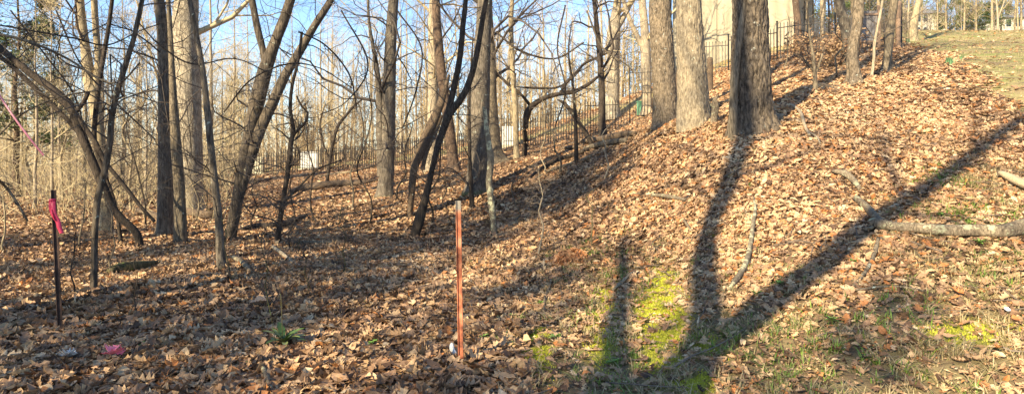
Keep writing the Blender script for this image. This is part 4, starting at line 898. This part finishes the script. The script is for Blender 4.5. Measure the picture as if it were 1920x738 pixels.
# ------------------------------------------------------------------ things lying on the ground
def lying(name, label, cat, mat, stems, k=16, amp=.004, sd=1, lift=1.0, wob=.12, group=None, step=.05, kids=None):
    """stems: [(column,row,width[,extra height])] laid on the ground"""
    out = []
    for pth in stems:
        pts = []
        for q in pth:
            p = gp(q[0], q[1]); r = q[2] / 2 / F * p[1]; pts.append([p[0], p[1], p[2] + r * lift + .035 + (q[3] if len(q) > 3 else 0), r])
        pts = smooth_path(pts, step); e = pts[-1].copy(); e[3] = .001; s = pts[0].copy(); s[3] = .001; out.append(np.vstack([s, pts, e]))
    o0 = out[0][0, :3].copy(); mb = MB(o0); sweep(mb, out[0][None, :, :3], out[0][None, :, 3], k, mod=barkmod(amp, fr=4, sd=sd, wob=wob))
    root = mb.build(name, M[mat]); root.location = [float(c) for c in o0]; tag(root, label, cat, group)
    for i, s in enumerate(out[1:]):
        mb = MB(o0); sweep(mb, s[None, :, :3], s[None, :, 3], k, mod=barkmod(amp, fr=4, sd=sd + i, wob=wob)); mb.build('side_branch', M[mat], root)
    return root
br = lying('fallen_branch', 'long lichen covered forked branch lying on the right', 'branch', 'branch',
  [[(1960,436,30),(1915,446,28),(1880,453,25),(1830,450,22),(1780,450,21),(1730,444,19),(1680,440,17),(1640,434,18),(1630,432,12)],
   [(1655,436,16),(1640,418,14),(1625,400,13),(1606,384,11)], [(1640,434,6),(1632,437,5),(1620,436,3)]], sd=3, amp=.004)
mb = MB(np.array(br.location)); p = gp(1892, 450); 
q = smooth_path([[p[0] - .07, p[1] - .01, p[2] + .075, .010], [p[0] - .03, p[1] - .03, p[2] + .085, .026], [p[0] + .04, p[1] - .03, p[2] + .085, .026], [p[0] + .11, p[1] - .01, p[2] + .075, .008]], .02)
sweep(mb, q[None, :, :3], q[None, :, 3], 10); mb.build('torn_wood', M['cut'], br)
lying('fallen_branch', 'pale lichened branch piece half buried above the long one', 'branch', 'branch', [[(1612,362,6),(1600,350,11),(1585,338,13),(1568,331,9),(1560,328,4)]], sd=5)
lying('split_log', 'pale split log end at the right edge', 'log', 'cut', [[(1875,334,9),(1890,345,14),(1915,360,17),(1945,372,18)]], sd=6, k=10, wob=.3, amp=.008)
lying('stick', 'grey lichen flecked stick curving down the leafy slope', 'stick', 'lichen', [[(1413,378,4),(1416,400,6),(1412,430,8),(1408,462,8),(1402,495,10),(1392,520,11),(1380,538,11),(1368,552,6)],[(1412,425,4),(1404,418,3),(1398,404,2)]], sd=7, k=10)
lying('stick', 'dark thin stick below the fork of the long branch', 'stick', 'mid', [[(1647,458,6),(1640,485,8),(1628,512,7),(1612,535,6),(1598,547,3)]], sd=8, k=8)
lying('stick', 'long thin grey stick lying across the thin grass', 'stick', 'mid', [[(1598,553,3),(1650,548,4),(1690,549,4),(1735,556,3)]], sd=9, k=6)
lying('stick', 'pale broken stick lying near the base of the oaks', 'stick', 'pale', [[(1480,201,4),(1492,208,5),(1502,220,6),(1508,240,6),(1518,262,5)],[(1510,250,4),(1530,262,4),(1538,275,3)]], sd=10, k=8)
lying('stick', 'pale stick on the sunny leaves left of the dark shadow', 'stick', 'branch', [[(1222,374,6),(1240,376,7),(1258,378,8),(1285,382,5)]], sd=11, k=8)
lying('stick', 'short pale stick in the central grass', 'stick', 'tan', [[(1150,552,5),(1165,540,6),(1180,524,5),(1187,517,3)]], sd=12, k=8)
lying('stick', 'grey curved stick leaning on the leaves under the oaks shadow', 'stick', 'branch', [[(1283,420,5),(1290,432,6),(1296,440,4)]], sd=13, k=8)
lying('stick', 'thin bent dark stick in the lower middle', 'stick', 'mid', [[(1020,590,3),(1022,565,4),(1030,548,4),(1034,530,3)]], sd=14, k=6)
lying('stick', 'crusty pale stick at the bottom edge', 'stick', 'branch', [[(487,682,5),(492,700,8),(500,720,9),(508,745,8)]], sd=15, k=10)
lying('stick', 'thin pale stick beside the broad leaved plant', 'stick', 'tan', [[(482,672,3),(490,650,3),(500,630,2)]], sd=16, k=6)
lying('stick', 'curved pale stick by the mossy footed sapling', 'stick', 'branch', [[(438,490,8),(455,502,10),(470,520,8)]], sd=17, k=8)
lying('stick', 'pale straight stick on the leaves in mid wood', 'stick', 'pale', [[(512,470,7),(530,483,7),(548,500,6)]], sd=18, k=8)
lying('log', 'short mossy log under the crossing trunks', 'log', 'mossy', [[(205,520,14),(225,515,18),(255,512,18),(282,505,12),(300,498,6)]], sd=19, amp=.012)
lying('log', 'dark log behind the mossy footed sapling', 'log', 'rotten', [[(330,398,8),(355,406,14),(385,412,14),(410,410,10)]], sd=20, amp=.02)
lying('log', 'blackened log lying left of the grey pair', 'log', 'rotten', [[(232,392,6),(262,402,10),(290,412,12),(306,418,8)]], sd=21, amp=.02)
lying('log', 'thin dark log ending at the forked tree', 'log', 'dark', [[(452,438,8),(480,432,11),(515,430,11),(550,420,9),(575,408,5)]], sd=22, amp=.01)
lying('log', 'long grey log crossing the sunny edge of the wood', 'log', 'rotten', [[(540,366,7),(570,360,12),(600,357,14),(640,352,12),(680,348,9),(705,342,5)]], sd=23, amp=.03, wob=.25)
lying('log', 'far thin log in the sunlit leaves', 'log', 'tan', [[(600,334,3),(630,328,4),(660,325,4),(705,312,3)]], sd=24, k=8)
lying('log', 'long thin dark pole on the leaves in mid wood', 'log', 'mid', [[(530,462,5),(570,461,7),(610,462,7),(655,460,4)]], sd=25, k=8)
lying('log', 'uppermost log of the heap pointing at the slim black trunk', 'log', 'rotten', [[(1072,274,5),(1100,270,9),(1130,268,11),(1165,262,13),(1190,258,9)]], sd=26, amp=.03)
lying('log', 'lower thick log of the heap below the slim black trunk', 'log', 'mid', [[(1095,284,6),(1120,280,10),(1150,274,11),(1175,270,8)]], sd=27, amp=.02)
lying('log', 'long dark pole reaching down left from the log heap', 'log', 'dark', [[(985,345,4),(1010,325,6),(1040,308,8),(1075,297,9),(1105,286,8)]], sd=28, k=10)
lying('log', 'thin brown pole at the foot of the log heap', 'log', 'mid', [[(1000,342,3),(1030,325,5),(1060,316,6),(1085,308,6),(1110,296,4)]], sd=29, k=8)
lying('log', 'short stub at the left end of the log heap', 'log', 'rotten', [[(1050,284,5),(1068,282,7),(1092,280,6)]], sd=30, k=8)
lying('log', 'grey rotten log on the slope behind the darkest oak', 'log', 'branch', [[(1452,236,6),(1460,228,9),(1468,222,5)]], sd=31, k=8)
# painted leaves and scraps
def single_leaf(name, label, cat, px, py, size, mat, kind='oak', sd=0, yaw=0., tilt=.25, n=1):
    p = gp(px, py); root = None; g = np.random.default_rng(sd); mb = MB()
    for i in range(n):
        v, q = leaf_template(kind, 12, sd + i * 7); v = v * size * g.uniform(.8, 1.1); a = yaw + i * 1.9; c, s = math.cos(a), math.sin(a)
        v = np.c_[v[:, 0] * c - v[:, 1] * s, v[:, 0] * s + v[:, 1] * c, v[:, 2] + v[:, 1] * tilt + i * .012]; off = g.normal(0, size * .22, 3) * (i > 0); off[2] = 0
        mb.add(v + off + [0, 0, .055], q)
    o = mb.build(name, M[mat], None, False); o.location = [float(c) for c in p]; nn = gnorm(np.array([p[0]]), np.array([p[1]]))[0]
    o.rotation_mode = 'QUATERNION'; o.rotation_quaternion = Vector(nn).to_track_quat('Z', 'Y'); tag(o, label, cat); return o
M['pinkpaint'] = simple('pink_spray_paint', (.95, .24, .30), .5, var=.12, scale=30); M['whiteleaf'] = simple('bleached_leaf', (.62, .60, .55), .6, var=.1); M['tanleaf'] = simple('tan_bark_slab', (.58, .37, .22), .7, var=.2)
M['white'] = simple('white_plastic', (.75, .74, .70), .4, var=.06)
single_leaf('painted_leaf', 'oak leaves sprayed bright pink on the ground', 'leaf', 214, 676, .17, 'pinkpaint', sd=4, yaw=.6, n=3)
single_leaf('bleached_leaf', 'bleached whitish leaf left of the pink painted leaves', 'leaf', 124, 682, .16, 'whiteleaf', sd=9, n=2)
single_leaf('broad_leaf', 'large pale reddish leaf lying by the metal stake', 'leaf', 148, 548, .30, 'tanleaf', 'plain', sd=5, yaw=1.0)
single_leaf('bark_slab', 'pale curved slab of bark above the broad leaved plant', 'bark', 492, 578, .34, 'tanleaf', 'plain', sd=6, yaw=-.2, tilt=.1)
single_leaf('pale_leaf', 'small cream leaf standing out mid wood', 'leaf', 558, 503, .10, 'whiteleaf', sd=12)
single_leaf('white_leaf', 'small white leaf in the thin grass at lower right', 'leaf', 1888, 596, .07, 'whiteleaf', 'plain', sd=13, yaw=1.3)
p = gp(853, 672); mb = MB(); q = smooth_path([[-.02, 0, .12, .006], [-.025, 0, .10, .017], [-.018, 0, .06, .021], [.01, -.01, .03, .016], [.04, -.02, .02, .005]], .01); sweep(mb, q[None, :, :3], q[None, :, 3], 12, mod=barkmod(.006, sd=3, wob=.2))
o = mb.build('plastic_scrap', M['white']); o.location = [float(c) for c in p]; tag(o, 'white plastic scrap at the foot of the rusty post', 'scrap')
# mound of orange leaves
p = gp(1068, 492); g = np.random.default_rng(8); mb = MB(p); C = 420; r_ = np.sqrt(g.uniform(0, 1, C)); a_ = g.uniform(0, 6.28, C); x = p[0] + r_ * np.cos(a_) * .24; y = p[1] + r_ * np.sin(a_) * .24; z = H(x, y) + .16 * (1 - r_ ** 2) * g.uniform(.6, 1, C)
M['orange'] = tonemat('orange_leaf', [(0, (.24, .10, .04)), (.5, (.42, .20, .09)), (1, (.55, .33, .18))], .6)
tv, tq = leaf_template('oak', 8, 55); scatter(mb, x, y, z, nrm(np.stack([(x - p[0]) * 2, (y - p[1]) * 2, np.ones(C)], -1)), g.uniform(.09, .15, C), tv, tq, g.uniform(0, 1, C), np.full(C, .6), g)
o = mb.build('leaf_mound', M['orange'], None, False); o.location = [float(c) for c in p]; tag(o, 'small mound of orange leaves catching the sun', 'leaf pile')
# broad leaved plant
M['glossy'] = tonemat('glossy_green_leaf', [(0, (.05, .09, .02)), (.6, (.10, .16, .04)), (1, (.28, .30, .11))], .3, .15, 20, .5)
def rosette(px, py, n, ln, wd, label, name, mat, sd, stems=0, up=(.3, 1.1)):
    p = gp(px, py); root = empty(name, p, label, 'plant'); g = np.random.default_rng(sd)
    for i in range(n):
        a = i * 2.4 + g.uniform(-.3, .3); e = g.uniform(*up); m_ = 9; t = np.linspace(0, 1, m_); L_ = ln * g.uniform(.7, 1.15)
        r0 = np.cumsum(np.cos(e - t * 1.0)) * L_ / m_; z0 = np.cumsum(np.sin(e - t * 1.0)) * L_ / m_ + .03; w = wd * np.sin(math.pi * np.clip(t, .04, .985)) ** .7 * g.uniform(.8, 1.2)
        c, s = math.cos(a), math.sin(a); mid = np.c_[r0 * c, r0 * s, z0]; sd_ = np.array([-s, c, 0]); mb = MB()
        V = np.concatenate([mid, mid + sd_ * w[:, None] + [0, 0, .008], mid - sd_ * w[:, None] + [0, 0, .008]]); j = np.arange(m_ - 1)
        mb.add(V, np.vstack([np.c_[j, j + 1, m_ + j + 1, m_ + j], np.c_[j, 2 * m_ + j, 2 * m_ + j + 1, j + 1]]), a=g.uniform(0, 1)); mb.build('leaf', M[mat], root)
    for i in range(stems):
        x = g.normal(0, .04); y = g.normal(0, .04); mb = MB(); q = smooth_path([[x, y, -.02, .003], [x * 1.4, y * 1.4, .2, .0028], [x * 2.2, y * 2, .45, .002]], .05); sweep(mb, q[None, :, :3], q[None, :, 3], 5); mb.build('stem', M['mossy'], root)
rosette(532, 652, 18, .22, .028, 'dark green broad leaved plant in the lower left leaves', 'broadleaf_plant', 'glossy', 3, 3, (.5, 1.35))
M['weed'] = tonemat('weed_leaf', [(0, (.10, .20, .05)), (1, (.24, .38, .08))], .5, .15, 20)
g = np.random.default_rng(77)
for i, (px, py, s, lab) in enumerate([(1015,575,1,'in the central shade'),(905,640,1,'right of the rusty post'),(700,650,1.1,'left of the rusty post'),(268,654,.8,'right of the pink painted leaves'),(470,690,.9,'at the bottom left of the broad leaved plant'),
      (1040,640,1.2,'beside the left moss patch'),(1835,465,1.4,'against the long fallen branch'),(1880,430,1.2,'above the long fallen branch'),(1460,540,1,'on the sunny leaves in the lower right'),(1420,560,1,'left of another in the sunny leaves'),
      (1560,610,1.1,'in the lower right thin grass'),(1150,690,1,'between the two moss patches'),(1765,412,1.2,'just above the long branch'),(1600,500,.8,'left of the dark thin stick'),(960,600,.9,'left of the left moss patch'),(1180,560,.8,'above the bright moss patch')]):
    rosette(px, py, 9, .055 * s, .009 * s, 'small green weed ' + lab, 'weed', 'weed', 80 + i, 0, (.3, 1.2))
# daffodil shoots
M['shoot'] = tonemat('blue_green_shoot', [(0, (.07, .16, .08)), (1, (.16, .28, .13))], .5, .1)
for i, (px, py, n, h, lab) in enumerate([(1780, 122, 60, .26, 'larger clump of blue green daffodil shoots at the lawn edge'), (1803, 114, 30, .2, 'smaller clump of daffodil shoots just right of the larger'), (1704, 80, 30, .24, 'clump of green shoots at the foot of the paired pale stems')]):
    p = gp(px, py); g = np.random.default_rng(i); mb = MB(p); x = p[0] + g.normal(0, .04, n); y = p[1] + g.normal(0, .04, n); blades(mb, x, y, g.uniform(.6, 1, n) * h, .009, g, .35); o = mb.build('daffodil_clump', M['shoot'], None, False); o.location = [float(c) for c in p]; tag(o, lab, 'plant')
# shrub of clinging dead leaves by the fence
def dead_shrub(px, Y, hgt, rad, n, label, sd):
    p = gat(px, Y); g = np.random.default_rng(sd); root = empty('dead_leaf_shrub', p, label, 'shrub'); mb = MB(p); C = 16; PP = np.zeros((C, 6, 3)); PP[:, 0] = p; D = nrm(g.normal(0, .5, (C, 3)) + [0, 0, 1.])
    for s in range(1, 6): PP[:, s] = PP[:, s - 1] + D * hgt / 5; D = nrm(D + g.normal(0, .2, (C, 3)))
    RR = np.full((C, 6), .009) * np.linspace(1, .4, 6); sweep(mb, PP, RR, 4); a, r = spawn(PP, RR, 5, (.2, .5), (.5, .7), (.5, 1.2), n=5, g=g); sweep(mb, a, r, 3); mb.build('stems', M['twig'], root)
    pts = np.vstack([a.reshape(-1, 3)]); i = g.integers(0, len(pts), n); q = pts[i] + g.normal(0, .06, (n, 3)); mb = MB(p); tv, tq = leaf_template('oak', 4, 9)
    scatter(mb, q[:, 0], q[:, 1], q[:, 2], g.normal(size=(n, 3)), g.uniform(.08, .14, n), tv, tq, np.clip(g.normal(.5, .2, n), 0, 1), np.full(n, .5), g); mb.build('dead_leaves', M['leaf'], root, False)
dead_shrub(1556, 19, 1.0, .6, 420, 'shrub of clinging dead leaves left of the rough crooked trunk', 1)
dead_shrub(1500, 25, 1.1, .6, 360, 'shrub of clinging dead leaves at the fence by the cream house', 2)
dead_shrub(1578, 22, 1.2, .6, 420, 'taller shrub of dead leaves behind the rough crooked trunk', 3)

# ------------------------------------------------------------------ trees behind and beside the camera that shade the wood
SUND = np.array([.62, .78]); SUND /= np.linalg.norm(SUND); EL = R(29)
for i, (x, y, h, rad, n, z0) in enumerate(SHADE):
    evergreen(f'evergreen tree outside the view, {["first","second","third","fourth","fifth","sixth","seventh","eighth","ninth","tenth","eleventh","twelfth"][i]} from the left' , 'evergreen tree', x, y, h, rad, 700 + i, z0, n, size=.15)
for i, stems in enumerate(POLES):
    x, y = stems[0][0][:2]; zz = h1(x, y); base = np.array([x, y, zz]); root = empty('oak_tree', base, f'bare oak outside the view, {["first","second","third"][i]} from the right', 'tree'); g = np.random.default_rng(800 + i); mc = MB(base)
    for k_, st_ in enumerate(stems):
        pts = np.array([[a, b_, zz + c - (.3 if c == 0 else 0), r] for a, b_, c, r in st_]); sp = smooth_path(pts, .2); mb = MB(base)
        sweep(mb, sp[None, :, :3], sp[None, :, 3], 16, mod=barkmod(.02, flare=0 if k_ else .3, base=zz, sd=i)); mb.build('limb' if k_ else 'trunk', M['oak'], root)
        ii = np.linspace(0, len(sp) - 1, 12).astype(int); crown_tubes(mc, sp[None, ii, :3], sp[None, ii, 3], [(9,) + SPEC['big'][0][1:8] + (.55,)] + SPEC['big'][1:], g)
    mc.build('crown', M['twig'], root)

# ------------------------------------------------------------------ light, sky, camera
w = bpy.data.worlds.new('World'); S.world = w; w.use_nodes = True; N = w.node_tree.nodes; L = w.node_tree.links
sky = N.new('ShaderNodeTexSky'); sky.sky_type = 'NISHITA'; sky.sun_disc = False; sky.sun_elevation = EL; sky.sun_rotation = math.atan2(-SUND[0], -SUND[1]); sky.air_density = 1.0; sky.dust_density = .2; sky.ozone_density = 3.5
L.new(sky.outputs[0], N['Background'].inputs[0]); N['Background'].inputs[1].default_value = SKYS
ld = bpy.data.lights.new('sun', 'SUN'); ld.energy = SUNE; ld.angle = R(.7); ld.color = (1, .84, .56); lo = bpy.data.objects.new('sun', ld); COL.objects.link(lo)
dv = Vector((SUND[0] * math.cos(EL), SUND[1] * math.cos(EL), -math.sin(EL))); lo.rotation_euler = dv.to_track_quat('-Z', 'Y').to_euler()
cd = bpy.data.cameras.new('camera'); co = bpy.data.objects.new('camera', cd); COL.objects.link(co); co.location = (0, 0, EYE); co.rotation_euler = (R(90), 0, 0)
cd.sensor_width = 36; cd.lens = F / 1920 * 36; cd.shift_y = -(369 - HY) / 1920; cd.clip_end = 1000; cd.clip_start = .05; S.camera = co
S.render.engine = 'CYCLES'; S.cycles.use_denoising = True; S.cycles.max_bounces = 5; S.cycles.diffuse_bounces = 3; S.cycles.transparent_max_bounces = 4
S.view_settings.view_transform = 'Standard'; S.view_settings.look = 'None'; S.view_settings.gamma = 1; S.view_settings.exposure = EXPO
S.render.resolution_x = 1024; S.render.resolution_y = 393
